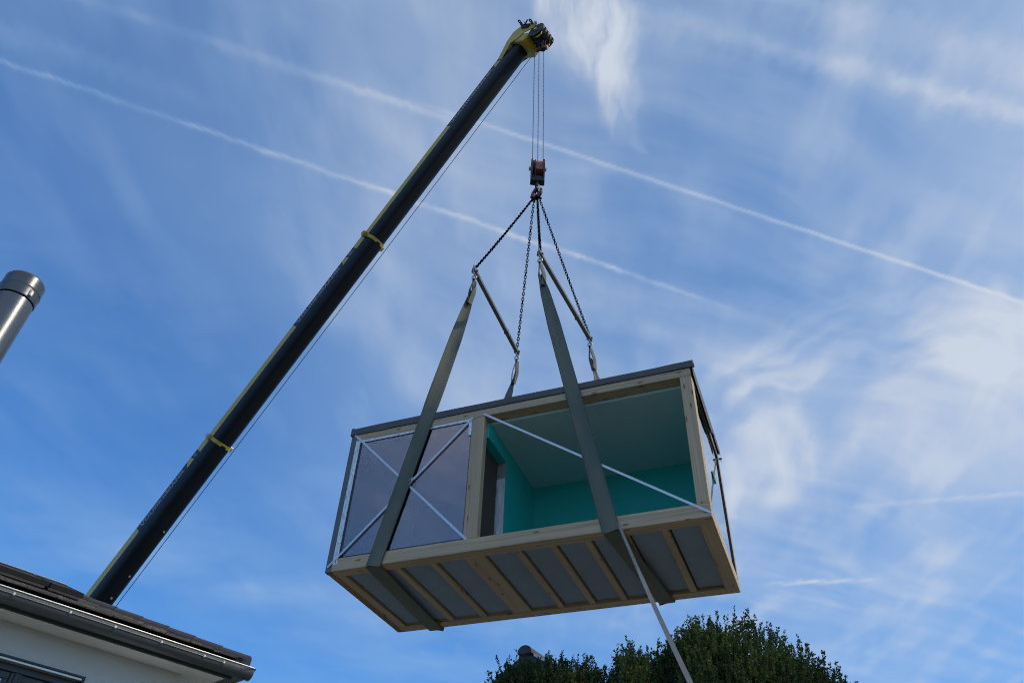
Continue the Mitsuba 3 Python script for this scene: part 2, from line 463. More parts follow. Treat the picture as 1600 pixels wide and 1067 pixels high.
# roof
mbox('top_beam', (0.127, 0.0, 2.793), (L, 0.24, 2.955), WOOD[0], label='spruce beam under the front roof edge')
mbox('top_beam', (0.0, D - 0.16, 2.793), (L, D, 2.955), WOOD[0])
mbox('top_side_beam', (L - 0.16, 0.243, 2.793), (L - 0.002, D - 0.163, 2.953), WOOD[1])
mbox('roof_slab', (-0.01, -0.012, 2.958), (L + 0.02, D + 0.03, 3.085), MEMB)


def flap(p0, p1, out, zt, zb, seed, n=70, ragged=0.02):
    """A hanging strip of roofing membrane along p0-p1 with an uneven lower edge."""
    p0, p1, out = (np.array(q, float) for q in (p0, p1, out))
    V, F = [], []
    r = np.random.default_rng(seed)
    jag = np.cumsum(r.normal(0, ragged / 4, n))
    jag = np.clip(jag - np.linspace(jag[0], jag[-1], n), -ragged, ragged)
    wob = meshkit.fbm(np.stack([np.linspace(0, 9, n), np.full(n, seed), np.zeros(n)], -1), 3, seed) - 0.5
    for i in range(n):
        p = p0 + (p1 - p0) * i / (n - 1)
        for z, o in ((zt + 0.006 * wob[i] * 2, 0.009), (zt * 0.45 + zb * 0.55, 0.013 + 0.010 * wob[i]), (zb + jag[i], 0.008 + 0.012 * wob[i])):
            V.append(O + p + out * o + [0, 0, z + 0.012 * wob[i]])
    for i in range(n - 1):
        for k in range(2):
            a, b, c, d = i * 3 + k, i * 3 + k + 1, (i + 1) * 3 + k + 1, (i + 1) * 3 + k
            F += [[a, b, c], [a, c, d]]
    m = trimesh.Trimesh(V, F, process=False)
    q = trimesh.Trimesh(np.array(V) - out * 0.006, np.array(F)[:, ::-1], process=False)
    return cat([m, q])


part(mod, 'roof_edge', flap((0.0, -0.012, 0), (L + 0.07, -0.012, 0), (0, -1, 0), 3.105, 2.962, 3), MEMB, smooth=40, label='dark grey roofing membrane turned down over the front edge')
part(mod, 'roof_edge', flap((L + 0.03, -0.02, 0), (L + 0.03, 1.95, 0), (1, 0, 0), 3.10, 2.80, 5, ragged=0.05), MEMB, smooth=40)
part(mod, 'roof_edge', flap((L + 0.03, 1.90, 0), (L + 0.03, D + 0.02, 0), (1, 0, 0), 3.09, 2.90, 8, ragged=0.03), MEMB, smooth=40)
part(mod, 'roof_lip', frame_box(O, I3, (-0.03, -0.03, 2.93), (0.05, 0.06, 3.12), 0.01), MEMB)
part(mod, 'roof_lip', frame_box(O, I3, (L + 0.0, -0.03, 3.02), (L + 0.075, 0.10, 3.10), 0.012), MEMB)
part(mod, 'roof_bracket', cat([frame_box(O, I3, (L - 0.01, D - 0.04, 2.805), (L + 0.06, D + 0.01, 2.83), 0.006), frame_box(O, I3, (L + 0.035, D - 0.05, 2.72), (L + 0.045, D - 0.035, 2.805), 0.002)]), IRON)
# glazed left bay
win = 'front_glazing'
part(mod, win, frame_box(O, I3, (0.27, 0.022, 0.243), (2.70, 0.024, 2.77)), GLASS_L, label='bronze tinted window pane reflecting the sky')
wk = mod + '__' + win
part(wk, 'gasket', cat([frame_box(O, I3, (0.232, 0.014, 0.218), (2.703, 0.12, 0.242)), frame_box(O, I3, (0.232, 0.014, 2.768), (2.703, 0.12, 2.792)),
                        frame_box(O, I3, (0.232, 0.014, 0.242), (0.268, 0.12, 2.768)), frame_box(O, I3, (2.688, 0.014, 0.242), (2.703, 0.12, 2.768))]), FRAME)


def strip(name, lo, hi, m, **k):
    return part(mod, name, frame_box(O, I3, lo, hi, 0.002), m, **k)


strip('foil_tape', (0.128, -0.004, 0.10), (0.230, 0.012, 2.79), FOIL, label='crinkled silver tape down the left edge of the pane')
strip('foil_tape', (0.232, 0.0, 2.735), (2.64, 0.012, 2.7915), FOIL, label='silver tape strip along the top of the pane')
strip('foil_tape', (2.642, -0.006, 2.40), (2.7035, 0.010, 2.79), FOIL)
# interior
mbox('ceiling', (0.15, 0.243, 2.735), (L - 0.06, D - 0.17, 2.79), CEIL, 0.0, label='dim blue-grey ceiling of the module')
mbox('back_wall', (2.90, D - 0.20, 0.25), (L - 0.06, D - 0.165, 2.734), TEAL, 0.0, label='teal plasterboard back wall')
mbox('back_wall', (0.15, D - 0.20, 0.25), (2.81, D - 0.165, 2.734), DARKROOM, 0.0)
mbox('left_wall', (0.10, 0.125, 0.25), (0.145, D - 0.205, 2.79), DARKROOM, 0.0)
pt = num(mod + '__partition')
part(mod, 'partition', frame_box(O, I3, (2.826, 1.105, 0.252), (3.004, D - 0.18, 2.7345)), TEAL, label='teal partition wall beside the doorway')
part(pt, 'lintel', frame_box(O, I3, (2.824, 0.165, 2.395), (3.0045, 1.104, 2.732)), TEAL)
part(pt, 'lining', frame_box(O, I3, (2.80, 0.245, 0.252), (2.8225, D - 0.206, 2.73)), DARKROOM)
part(pt, 'jamb', frame_box(O, I3, (2.826, 1.090, 0.252), (3.0035, 1.1035, 2.392)), mat('jamb', pri((0.30, 0.30, 0.29), 0.7)))
V = []
part(pt, 'foil_cover', frame_box(O, I3, (2.828, 1.075, 0.254), (2.998, 1.089, 2.02)), mat('film', {'type': 'bumpmap', 'arbitrary': proc(foil_bump, eps=4e-3), 'scale': 0.05, 'bsdf': pri((0.80, 0.84, 0.87), 0.35, metallic=0.15)}), label='silver protective foil on the door jamb')
# right end: a tall mirror-like pane in a dark frame
ew = num(mod + '__end_glazing')
part(mod, 'end_glazing', frame_box(O, I3, (L - 0.032, 0.285, 0.245), (L - 0.030, D - 0.175, 2.765)), GLASS, label='end window pane mirroring the sky at a low angle')
part(ew, 'frame', cat([frame_box(O, I3, (L - 0.06, 0.2625, 0.218), (L - 0.012, 0.285, 2.79)), frame_box(O, I3, (L - 0.06, D - 0.175, 0.218), (L - 0.006, D - 0.1525, 2.79)),
                       frame_box(O, I3, (L - 0.06, 0.285, 0.218), (L - 0.012, D - 0.175, 0.244)), frame_box(O, I3, (L - 0.06, 0.285, 2.766), (L - 0.012, D - 0.175, 2.79))]), FRAME)
part(ew, 'backing', frame_box(O, I3, (L - 0.11, 0.262, 0.252), (L - 0.062, D - 0.205, 2.733)), TEAL)
# tie cord with a clip across the end pane
part(mod, 'tie_cord', tube([O + [L - 0.022, D - 0.2, 2.72], O + [L - 0.020, 1.5, 1.55], O + [L - 0.022, 0.30, 0.32]], 0.006, 6), ROPE)
part(mod, 'clip', frame_box(O + [L - 0.016, 1.5, 1.55], I3, (-0.010, -0.09, -0.09), (0.012, 0.09, 0.09), 0.006), GREENTAG, label='small green clip on the tie cord')


# steel bracing straps
def brace(p, q, y, w=0.022, parent=mod):
    p, q = O + [p[0], y, p[1]], O + [q[0], y, q[1]]
    t = (q - p) / np.linalg.norm(q - p)
    ax = np.array([t, np.cross([0, -1.0, 0], t), [0, -1.0, 0]])
    ln = np.linalg.norm(q - p)
    b = [frame_box(p, ax, (0, -w, 0), (ln, w, 0.003))]
    b.append(frame_box(p, ax, (0, -w, 0.003), (ln, -w + 0.006, 0.006)))
    for e in (0.04, 0.10, ln - 0.04, ln - 0.10):
        b.append(cyl(p + t * e + [0, -0.003, 0], p + t * e + [0, -0.009, 0], 0.009, 8))
    return part(parent, 'brace', cat(b), STEEL, label=None)


brace((0.06, 2.97), (2.775, 0.205), -0.002)
brace((0.045, 0.055), (2.72, 2.80), -0.009)
brace((2.945, 2.84), (6.955, 0.03), -0.003)
part(mod, 'brace_plate', cat([frame_box(O + [1.455, -0.012, 1.545], basis([1, 0, 1], (0, 1, 0)), (-0.03, -0.004, -0.13), (0.03, 0.004, 0.07), 0.002),
                              tube([O + [1.50, -0.03, 1.60], O + [1.58, -0.06, 1.63], O + [1.56, -0.05, 1.52], O + [1.49, -0.03, 1.50]], 0.008, 6)]), STEEL)

# ---------------------------------------------------------------- lifting gear
B1n, B1f = np.array([-5.643, 11.20, 14.74]), np.array([-5.715, 14.16, 14.74])
B2n, B2f = np.array([-4.055, 11.20, 14.75]), np.array([-3.815, 14.27, 14.75])
HK = np.array([-4.760, 12.75, 18.92])       # where the chain legs meet


def smoothpath(pts, n):
    pts = np.array(pts, float)
    s = np.r_[0, np.cumsum(np.linalg.norm(np.diff(pts, axis=0), axis=1))]
    q = np.linspace(0, s[-1], n)
    return np.stack([np.interp(q, s, pts[:, k]) for k in range(3)], -1), q / s[-1], q


def lifting_sling(top_f, bot_f, bot_b, top_b, label, tw_f, tw_b, seed):
    k = thing('lifting_sling', label, 'sling', None)
    zb = O[2] - 0.052
    bf, bb = np.array([bot_f, 11.262, zb]), np.array([bot_b, 14.24, zb])
    bf2, bb2 = bf.copy(), bb.copy()

    def run(top, bot, twist, name, sgn):
        c, f, q = smoothpath([top, bot], 90)
        w0 = np.array([1.0, 0, 0])
        ax = (bot - top) / np.linalg.norm(bot - top)
        w0 = w0 - ax * (w0 @ ax)
        w0 /= np.linalg.norm(w0)
        nrm = np.cross(ax, w0)
        ang = np.interp(f, twist[0], np.radians(twist[1]))
        ang = ang + 0.10 * (meshkit.fbm(np.stack([f * 9, f * 0 + seed, f * 0], -1), 3, seed) - 0.5)
        w = np.cos(ang)[:, None] * w0 + np.sin(ang)[:, None] * nrm
        half = np.interp(f, twist[2], twist[3])
        crease = np.interp(f, [0, 0.12, 0.3, 0.6, 1], [0.05, 0.035, 0.02, 0.006, 0.0])
        m, uv = ribbon(c, w, half, 0.012, 7, crease)
        return part(k, name, m, SLING, smooth=True, uv=uv)

    run(top_f + np.array([0, 0, -0.62]), bf, tw_f, 'webbing', 1)
    run(top_b + np.array([0, 0, -0.62]), bb, tw_b, 'webbing', -1)
    # run under the floor, turned over both edges
    pts = [bf + [0, 0, 0.06], bf + [0, 0.0, 0.0]]
    n = 30
    c = np.array([bf + (bb - bf) * t for t in np.linspace(0, 1, n)])
    c[:, 2] += -0.012 * np.sin(np.linspace(0, np.pi, n))
    m, uv = ribbon(c, np.tile([1.0, 0, 0], (n, 1)), 0.149, 0.012, 7)
    part(k, 'webbing', m, SLING, smooth=True, uv=uv)
    # sewn eyes at the top: two legs of a loop through the shackle
    for top, bot, tw in ((top_f, bf, tw_f), (top_b, bb, tw_b)):
        d = (bot - top) / np.linalg.norm(bot - top)
        e = top + np.array([0, 0, -0.62]) + d * 0.40
        tt = top + np.array([0, 0, -0.30])
        for sx in (-1, 1):
            c, f, q = smoothpath([tt + [0.01 * sx, 0, 0], tt + (e - tt) * 0.5 + [0.055 * sx, 0.02 * sx, 0], e + [0.03 * sx, 0, 0]], 16)
            m, uv = ribbon(c, np.tile([0.5, 0.85 * sx, 0.1], (16, 1)), 0.055, 0.014, 3)
            part(k, 'eye', m, SLING, smooth=True, uv=uv)
    return k


lifting_sling(B1n, -7.13, -7.27, B1f, 'grey-green webbing sling around the glazed left bay of the module',
              ([0, 0.10, 0.22, 0.34, 0.5, 0.7, 1], [-62, -48, -30, -38, -12, -4, 0], [0, 0.08, 0.2, 0.45, 1], [0.06, 0.10, 0.135, 0.150, 0.150]),
              ([0, 0.1, 0.2, 1], [60, 18, 4, 0], [0, 0.06, 0.2, 1], [0.05, 0.09, 0.15, 0.158]), 3)
lifting_sling(B2n, -2.785, -2.52, B2f, 'grey-green webbing sling around the open right bay of the module',
              ([0, 0.06, 0.2, 0.5, 1], [30, 14, 6, 2, 0], [0, 0.10, 0.25, 1], [0.05, 0.11, 0.140, 0.148]),
              ([0, 0.10, 0.16, 0.22, 0.6, 1], [-70, -60, 20, 40, 10, 0], [0, 0.12, 0.4, 1], [0.05, 0.09, 0.14, 0.158]), 6)

for (a, b, lab) in ((B1n, B1f, 'steel spreader bar above the glazed left bay'), (B2n, B2f, 'steel spreader bar above the open right bay')):
    k = thing('spreader_bar', lab, 'spreader bar')
    t = (b - a) / np.linalg.norm(b - a)
    ax = np.array([t, np.cross([0, 0, 1.0], t), [0, 0, 1.0]])
    ln = np.linalg.norm(b - a)
    part(k, 'bar', frame_box(a, ax, (-0.08, -0.045, -0.05), (ln + 0.08, 0.045, 0.05), 0.008), BARSTEEL)
    part(k, 'sleeve', frame_box(a, ax, (ln * 0.72, -0.058, -0.062), (ln * 0.72 + 0.05, 0.058, 0.062), 0.006), BARSTEEL)
    for e in (0.0, ln):
        p = a + t * e
        part(k, 'end_lug', cat([frame_box(p, ax, (-0.09, -0.012, -0.14), (0.09, 0.012, 0.14), 0.006), frame_box(p, ax, (-0.02, -0.08, -0.02), (0.02, 0.08, 0.02), 0.004)]), BARSTEEL)
        part(k, 'shackle', cat([ring(p + [0, 0, -0.20], np.array([ax[1], ax[0], ax[2]]), 0.055, 0.016, 20, 8), ring(p + [0, 0, -0.31], ax, 0.050, 0.015, 20, 8)]), PALE)

ch = thing('chain_sling', 'dark four-leg lifting chain hanging from the crane hook', 'chain')
link = torus_link(0.027, 0.0105, 0.050, 14, 6)
lv, lf = np.array(link.vertices), np.array(link.faces)
HK_up = HK + [0, 0, 0.30]
part(ch, 'master_link', trimesh.Trimesh(HK + [0.0, 0, 0.14] + np.array(torus_link(0.085, 0.022, 0.14, 24, 8).vertices) @ basis([0, 0, 1], (0.6, 0.8, 0)), torus_link(0.085, 0.022, 0.14, 24, 8).faces, process=False), IRON)
for top, end in (((-0.10, -0.05), B1n), ((-0.09, 0.05), B1f), ((0.055, -0.05), B2n), ((0.10, 0.05), B2f)):
    a = HK + [top[0], top[1], -0.10]
    e = end + np.array([0, 0, 0.10])
    t = (e - a) / np.linalg.norm(e - a)
    V, F, nl = [], [], int(np.linalg.norm(e - a) / 0.081)
    for i in range(nl):
        b = basis(t, (0.3, 0.9, 0.1))
        th = math.radians(45 + 90 * (i % 2) + rng.uniform(-14, 14))
        b = np.array([b[0] * math.cos(th) + b[1] * math.sin(th), -b[0] * math.sin(th) + b[1] * math.cos(th), b[2]])
        s = (i + 0.5) / nl
        p = a + (e - a) * s + np.array([0, 0, -0.05 * 4 * s * (1 - s)])
        F.append(lf + len(lv) * i)
        V.append(p + lv @ b)
    part(ch, 'chain_leg', trimesh.Trimesh(np.vstack(V), np.vstack(F), process=False), IRON, smooth=True)
    part(ch, 'shackle', cat([ring(a + [0, 0, 0.055], basis([0, 0, 1], (top[0], top[1], 0.01)), 0.045, 0.017, 18, 8), cyl(a + [-0.05, -0.02, 0.1], a + [0.05, 0.02, 0.1], 0.022, 10)]), RED)

# hook block
hb = thing('hook_block', 'black and red crane hook block above the chains', 'hook block')
HB = np.array([-4.735, 12.75, 20.12])
yaw = math.radians(24)
bx = np.array([[math.cos(yaw), math.sin(yaw), 0], [-math.sin(yaw), math.cos(yaw), 0], [0, 0, 1.0]])
cheek = [(-0.09, -0.52), (0.09, -0.52), (0.20, -0.26), (0.24, 0.10), (0.17, 0.36), (0.06, 0.46), (-0.06, 0.46), (-0.17, 0.36), (-0.24, 0.10), (-0.20, -0.26)]
ax_c = np.array([bx[1], bx[2], bx[0]])
RUST = mat('rusty_black', pri(proc(board_fn((0.050, 0.026, 0.022), 0.5, 9.0)), 0.55))
for x in (-0.19, 0.15):
    part(hb, 'cheek_plate', prism(cheek, HB, ax_c, x, x + 0.045), RUST)
part(hb, 'cheek_plate', prism([(p * 0.93, q * 0.93) for p, q in cheek], HB, ax_c, -0.09, -0.06), IRON)
part(hb, 'cover', prism([(-0.205, -0.16), (0.0, -0.22), (0.19, -0.12), (0.21, 0.16), (0.12, 0.33), (-0.12, 0.33), (-0.21, 0.14)], HB, ax_c, -0.055, 0.148), RED, label='dull red cover between the cheek plates')
part(hb, 'sheave', cyl(HB + bx[0] * -0.16 + [0, 0, 0.10], HB + bx[0] * -0.10 + [0, 0, 0.10], 0.24, 28), IRON)
part(hb, 'axle', cyl(HB + bx[0] * -0.25 + [0, 0, 0.10], HB + bx[0] * 0.25 + [0, 0, 0.10], 0.06, 18), PALE)
part(hb, 'crosshead', cat([frame_box(HB, bx, (-0.2, -0.10, -0.55), (0.2, 0.10, -0.36), 0.02), cyl(HB + [0, 0, -0.72], HB + [0, 0, -0.52], 0.065, 16)]), IRON)
hp = [(0.0, 0.0), (0.0, -0.10), (0.07, -0.18), (0.145, -0.26), (0.165, -0.36), (0.12, -0.46), (0.02, -0.50), (-0.09, -0.47), (-0.155, -0.38), (-0.165, -0.28), (-0.13, -0.22)]
hr = [0.055, 0.055, 0.058, 0.062, 0.068, 0.072, 0.072, 0.064, 0.050, 0.034, 0.015]
hx = basis([0, 0, 1], (0.35, 0.94, 0))[0]
hpts = np.array([HB + [0, 0, -0.66] + hx * -a * 0.9 + np.array([0, 0, b]) for a, b in hp])
cs = np.linspace(0, len(hpts) - 1, 40)
from scipy.interpolate import CubicSpline
hsp = CubicSpline(np.arange(len(hpts)), hpts)(cs)
part(hb, 'hook', tube(hsp, np.interp(cs, np.arange(len(hr)), hr), 14), mat('hook_paint', pri((0.10, 0.04, 0.04), 0.45)), smooth=True, label='forged hook holding the chain master link')
part(hb, 'latch', tube([HB + [0, -0.05, -0.80] + hx * 0.02, HB + [0, -0.06, -0.92] + hx * 0.08, HB + [0, -0.03, -0.96] + hx * 0.12], 0.018, 8), PALE)

# ---------------------------------------------------------------- the crane
HT = np.array([-4.756, 12.75, 26.85])       # where the ropes leave the head
BASE = np.array([-19.413, 16.369, 10.775])
a0 = HT - BASE
a0 /= np.linalg.norm(a0)
s0 = np.cross(a0, [0, 0, 1.0])
s0 /= np.linalg.norm(s0)
b0 = np.cross(s0, a0)
if b0[2] < 0:
    b0, s0 = -b0, -s0
TIP = HT + b0 * 1.411 + a0 * 0.441
A = TIP - BASE
BL = np.linalg.norm(A)
A /= BL
S = np.cross(A, [0, 0, 1.0])
S /= np.linalg.norm(S)
if S[1] > 0:
    S = -S
Bv = np.cross(S, A)
if Bv[2] < 0:
    Bv = -Bv
AX = np.array([A, Bv, S])
crane = thing('telescopic_crane', 'black and yellow telescopic crane boom rising from behind the house roof', 'crane')


def hull_profile(W, Hh, n=14, grow=0.0):
    """U-shaped boom section: flat top, straight upper sides, rounded lower shell; (s, b) coordinates."""
    W, Hh = W / 2 + grow, Hh
    top = Hh * 0.42 + grow
    mid = top - Hh * 0.43
    pts = [(-W + 0.03, top), (W - 0.03, top), (W, top - 0.03), (W, mid)]
    a = np.linspace(0, np.pi, n)[1:-1]
    low = Hh * 0.60 + grow
    for t in a:
        c, s = math.cos(t), math.sin(t)
        pts.append((W * np.sign(c) * abs(c) ** 0.62, mid - (low - (top - mid) * 0.0) * abs(s) ** 0.80 * 0.98))
    pts += [(-W, mid), (-W, top - 0.03)]
    return pts


def boom_piece(W, Hh, t0, t1, grow=0.0):
    m = prism(hull_profile(W, Hh, 16, grow), BASE, np.array([S, Bv, A]), t0, t1)
    return m


# lengths along the boom where the collars sit (measured from BASE)
C1, C2 = 5.48, 13.48
secs = [(0.65, 0.70, -9.6, C1), (0.625, 0.672, C1 + 0.02, C2), (0.60, 0.64, C2 + 0.02, BL - 0.15)]
for i, (W, Hh, t0, t1) in enumerate(secs):
    sk = part(crane, 'boom_section', boom_piece(W, Hh, t0, t1), CRANE_DARK, smooth=35)
    # side panels: yellow, with black lettered bands
    hi, lo = Hh * 0.42 - 0.03, Hh * 0.42 - Hh * 0.43
    band = [(2.13, 4.95), (9.71, 12.92), (18.31, BL - 0.60)][i]
    for sg in (1, -1):
        so = W / 2 * sg
        lo3, hi3 = (so, so + 0.004) if sg > 0 else (so - 0.004, so)
        for u0, u1, m, nm in ((max(t0, -6) + 0.05, band[0], YELLOW, 'yellow_stripe'), (band[0], band[1], BLACKBAND, 'black_band'), (band[1], t1 - 0.10, YELLOW, 'yellow_stripe')):
            part(sk, nm, frame_box(BASE, AX, (u0, lo, lo3), (u1, hi, hi3)), m)
    h = (hi - lo) * 0.66
    txt = meshkit.text_mesh('VOURKSMANR', h, 0.003, bold=True)
    tv = np.array(txt.vertices)
    span = (band[1] - band[0]) * 0.70
    tv[:, 0] *= span / np.ptp(tv[:, 0])
    lt = trimesh.Trimesh(BASE + A * (band[0] + 0.12) + Bv * (lo + (hi - lo) * 0.17) + S * (W / 2 + 0.0045) + tv @ AX, txt.faces, process=False)
    part(sk, 'lettering', lt, LETTER)
    u = band[0] + 0.12 + span + 0.12
    part(sk, 'triangle_mark', prism([(0, 0.0), (0.34, 0.0), (0.30, hi - lo - 0.05), (0.12, (hi - lo) * 0.8)], BASE + A * u + Bv * (lo + 0.02), AX, W / 2 + 0.0045, W / 2 + 0.0075), YELLOW)
    t2 = meshkit.text_mesh('RC', h, 0.003, bold=True)
    tv = np.array(t2.vertices)
    tv[:, 0] *= (band[1] - u - 0.50) / np.ptp(tv[:, 0])
    part(sk, 'lettering', trimesh.Trimesh(BASE + A * (u + 0.40) + Bv * (lo + (hi - lo) * 0.17) + S * (W / 2 + 0.0045) + tv @ AX, t2.faces, process=False), LETTER)
for c, W, Hh in ((C1, 0.65, 0.70), (C2, 0.625, 0.672)):
    ck = part(crane, 'collar', cat([boom_piece(W, Hh, c - 0.055, c + 0.055, 0.034)]), YELLOW, smooth=30, label=None)
    for sg in (-1, 1):
        part(ck, 'wear_pad', cat([frame_box(BASE, AX, (c - 0.08, -0.06, sg * (W / 2 + 0.10) - 0.055), (c + 0.07, 0.10, sg * (W / 2 + 0.10) + 0.055), 0.012),
                                  frame_box(BASE, AX, (c - 0.03, -0.02, sg * (W / 2 + 0.14) - 0.03), (c + 0.03, 0.05, sg * (W / 2 + 0.14) + 0.03), 0.008)]), PALE if c == C1 else YELLOW)
for t_, s_ in ((0.26, -0.06), (1.0, -0.10), (2.52, -0.12)):
    p = BASE + A * t_ + S * s_ - Bv * 0.415
    part(crane, 'bolt', cyl(p + Bv * 0.15, p - Bv * 0.02, 0.028, 10), PALE)
part(crane, 'hull_seam', cat([frame_box(BASE, AX, (-6, -0.17, 0.30), (C1 - 0.1, -0.15, 0.318)), frame_box(BASE, AX, (C1 + 0.2, -0.15, 0.286), (C2 - 0.1, -0.135, 0.304))]), CRANE_DARK)
# boom head
E = TIP
hd = num(crane + '__boom_head')
W = 0.60
HS = 0.42                                   # half width over the cheek plates
head = [(-0.30, 0.30), (0.20, 0.33), (0.46, 0.14), (0.56, -0.30), (0.50, -0.72), (0.28, -0.70), (0.10, -0.34), (-0.20, -0.20), (-0.38, 0.0)]
lower = [(0.02, -0.30), (0.34, -0.40), (0.42, -0.95), (0.10, -1.18), (-0.06, -1.12), (0.0, -0.75)]


def plate(pts):
    return trimesh.convex.convex_hull(np.array([E + A * a + Bv * b + S * q for a, b, q in pts]))


part(crane, 'boom_head', cat([prism(head, E, AX, HS - 0.03, HS), prism(head, E, AX, -HS, -HS + 0.03),
                              prism(lower, E, AX, 0.24, 0.27), prism(lower, E, AX, -0.27, -0.24),
                              plate([(-1.05, 0.24, W / 2 + 0.002), (-1.05, 0.02, W / 2 + 0.002), (-0.30, 0.28, HS - 0.002), (-0.36, 0.0, HS - 0.002), (-1.05, 0.24, W / 2 - 0.03), (-0.30, 0.28, HS - 0.05), (-0.36, 0.0, HS - 0.05)]),
                              plate([(-1.05, 0.24, -W / 2 - 0.002), (-1.05, 0.02, -W / 2 - 0.002), (-0.30, 0.28, -HS + 0.002), (-0.36, 0.0, -HS + 0.002), (-1.05, 0.24, -W / 2 + 0.03), (-0.30, 0.28, -HS + 0.05), (-0.36, 0.0, -HS + 0.05)]),
                              frame_box(E, AX, (-0.20, 0.20, -HS + 0.03), (0.30, 0.30, HS - 0.03), 0.02),
                              frame_box(E, AX, (-0.30, -0.62, -HS + 0.03), (0.10, 0.19, HS - 0.03), 0.03)]), YELLOW, label='yellow boom head carrying the rope sheaves')
SHC = E + A * 0.25 - Bv * 0.82
for j, sz in enumerate((-0.30, -0.15, 0.0, 0.15, 0.31)):
    part(hd, 'sheave', cat([cyl(SHC + S * (sz - 0.030), SHC + S * (sz - 0.012), 0.32, 32), cyl(SHC + S * (sz - 0.012), SHC + S * (sz + 0.012), 0.27, 32), cyl(SHC + S * (sz + 0.012), SHC + S * (sz + 0.030), 0.32, 32)]), IRON)
part(hd, 'sheave_pin', cyl(SHC - S * 0.40, SHC + S * 0.40, 0.06, 18), PALE)
for qa, qb, qs in ((0.45, 0.02, 0.62), (0.50, -0.48, 0.55)):
    o = E + A * qa + Bv * qb
    part(hd, 'eye_ring', cat([ring(o + S * qs, basis(S, (0.35, -0.75, 0.55)), 0.060, 0.020, 22, 8), frame_box(o, AX, (-0.05, -0.025, HS + 0.001), (0.05, 0.025, qs - 0.055), 0.006)]), IRON)
part(hd, 'top_gear', cat([tube([E + A * 0.40 - Bv * 0.05 + S * 0.46, E + A * 0.44 - Bv * 0.20 + S * 0.50, E + A * 0.50 - Bv * 0.36 + S * 0.60], 0.026, 8), frame_box(E, AX, (0.30, -0.40, HS + 0.001), (0.48, -0.04, HS + 0.06), 0.012),
                          tube([E + A * 0.46 - Bv * 0.14 + S * 0.44, E + A * 0.48 - Bv * 0.16 + S * 0.60], 0.012, 6)]), IRON)
part(hd, 'lamp', cat([cyl(E + A * 0.50 - Bv * 0.66 + S * 0.43, E + A * 0.53 - Bv * 0.68 + S * 0.48, 0.05, 12)]), PALE)
part(hd, 'rope_anchor', cat([frame_box(E, AX, (-0.16, -1.16, -0.05), (0.02, -0.98, 0.05), 0.012), cyl(E - A * 0.16 - Bv * 1.08 - S * 0.08, E - A * 0.16 - Bv * 1.08 + S * 0.08, 0.06, 10)]), IRON)

# foot of the boom: lift cylinder and turntable, hidden behind the house
foot = BASE - A * 9.2
part(crane, 'turntable', cat([cyl([foot[0], foot[1], 0.0], [foot[0], foot[1], 1.1], 1.25, 32), frame_box([foot[0], foot[1], 0], I3, (-1.0, -0.8, 1.1), (1.3, 0.8, 2.6), 0.05)]), YELLOW)
part(crane, 'lift_cylinder', cat([cyl(np.array([foot[0] + 1.0, foot[1], 1.8]), BASE - A * 5.2 - Bv * 0.50, 0.16, 18)]), PALE)

hr_ = thing('hoist_rope', 'three thin steel rope falls from boom head to hook block', 'rope')
for dx, dy in ((-0.16, -0.02), (0.0, 0.0), (0.165, 0.02)):
    p = HB + bx[0] * (dx * 0.95) + [0, 0, 0.40]
    q = HT + [dx * 0.97 - 0.02, dy, 0.12 + (0.10 if dx < 0 else 0.35)]
    part(hr_, 'rope_fall', tube([p, q], 0.011, 8), ROPE)
lr = thing('boom_rope', 'thin rope running down below the whole boom', 'rope')
q0 = E - A * 0.16 - Bv * 1.10
q1 = BASE - A * 9.0 - Bv * 1.02
mids = [q0 + (q1 - q0) * t - np.array([0, 0, 0.06]) * math.sin(math.pi * t) for t in np.linspace(0, 1, 16)]
scene[lr] = ply(tube(mids, 0.010, 8), ROPE)
lw = thing('limit_weight', 'small dark and pinkish switch weight hanging at the boom head', 'weight')
PW = HT + np.array([0.17, -0.02, 0.12])
part(lw, 'body', cat([frame_box(PW, basis([0.2, 0.3, 1]), (-0.10, -0.08, -0.13), (0.06, 0.08, 0.07), 0.03), cyl(PW + [-0.28, 0, -0.03], PW + [-0.05, 0, 0.0], 0.04, 10)]), IRON)
part(lw, 'face', frame_box(PW, basis([0.2, 0.3, 1]), (0.062, -0.07, -0.06), (0.13, 0.07, 0.12), 0.02), PINK)
part(lw, 'hanger', tube([PW + [0.03, 0, 0.06], PW + [0.03, 0.02, 0.55]], 0.012, 6), ROPE)

# tag line from the right sling down to the people on the ground
tl = thing('tag_line', 'pale guide strap slanting from the module down past the trees', 'strap')
p0, p1 = np.array([-2.655, 11.22, 7.86]), np.array([-0.985, 6.42, 3.62])
pe = p1 + (p1 - p0) * 0.80
P = np.array([p0, p0 + (p1 - p0) * 0.33 + [0, 0, -0.03], p0 + (p1 - p0) * 0.66 + [0, 0, -0.04], p1 + [0, 0, 0.0], pe + [0, 0, 0.12]])
c = CubicSpline([0, .33, .66, 1, 1.8], P)(np.linspace(0, 1.8, 90))
f = np.linspace(0, 1.8, 90)
ang = np.interp(f, [0, 0.40, 0.47, 0.62, 1.8], np.radians([52, 46, 12, 18, 30]))
side = np.array([0.93, 0.28, 0.1])
w = np.cos(ang)[:, None] * side + np.sin(ang)[:, None] * np.array([0.1, 0.4, 0.9])
wd = np.interp(f, [0, 0.44, 0.47, 1.8], [0.020, 0.021, 0.024, 0.019])
m, uv = ribbon(c, w, wd, 0.010, 3)
scene[tl] = ply(m, TAGL, smooth=False)

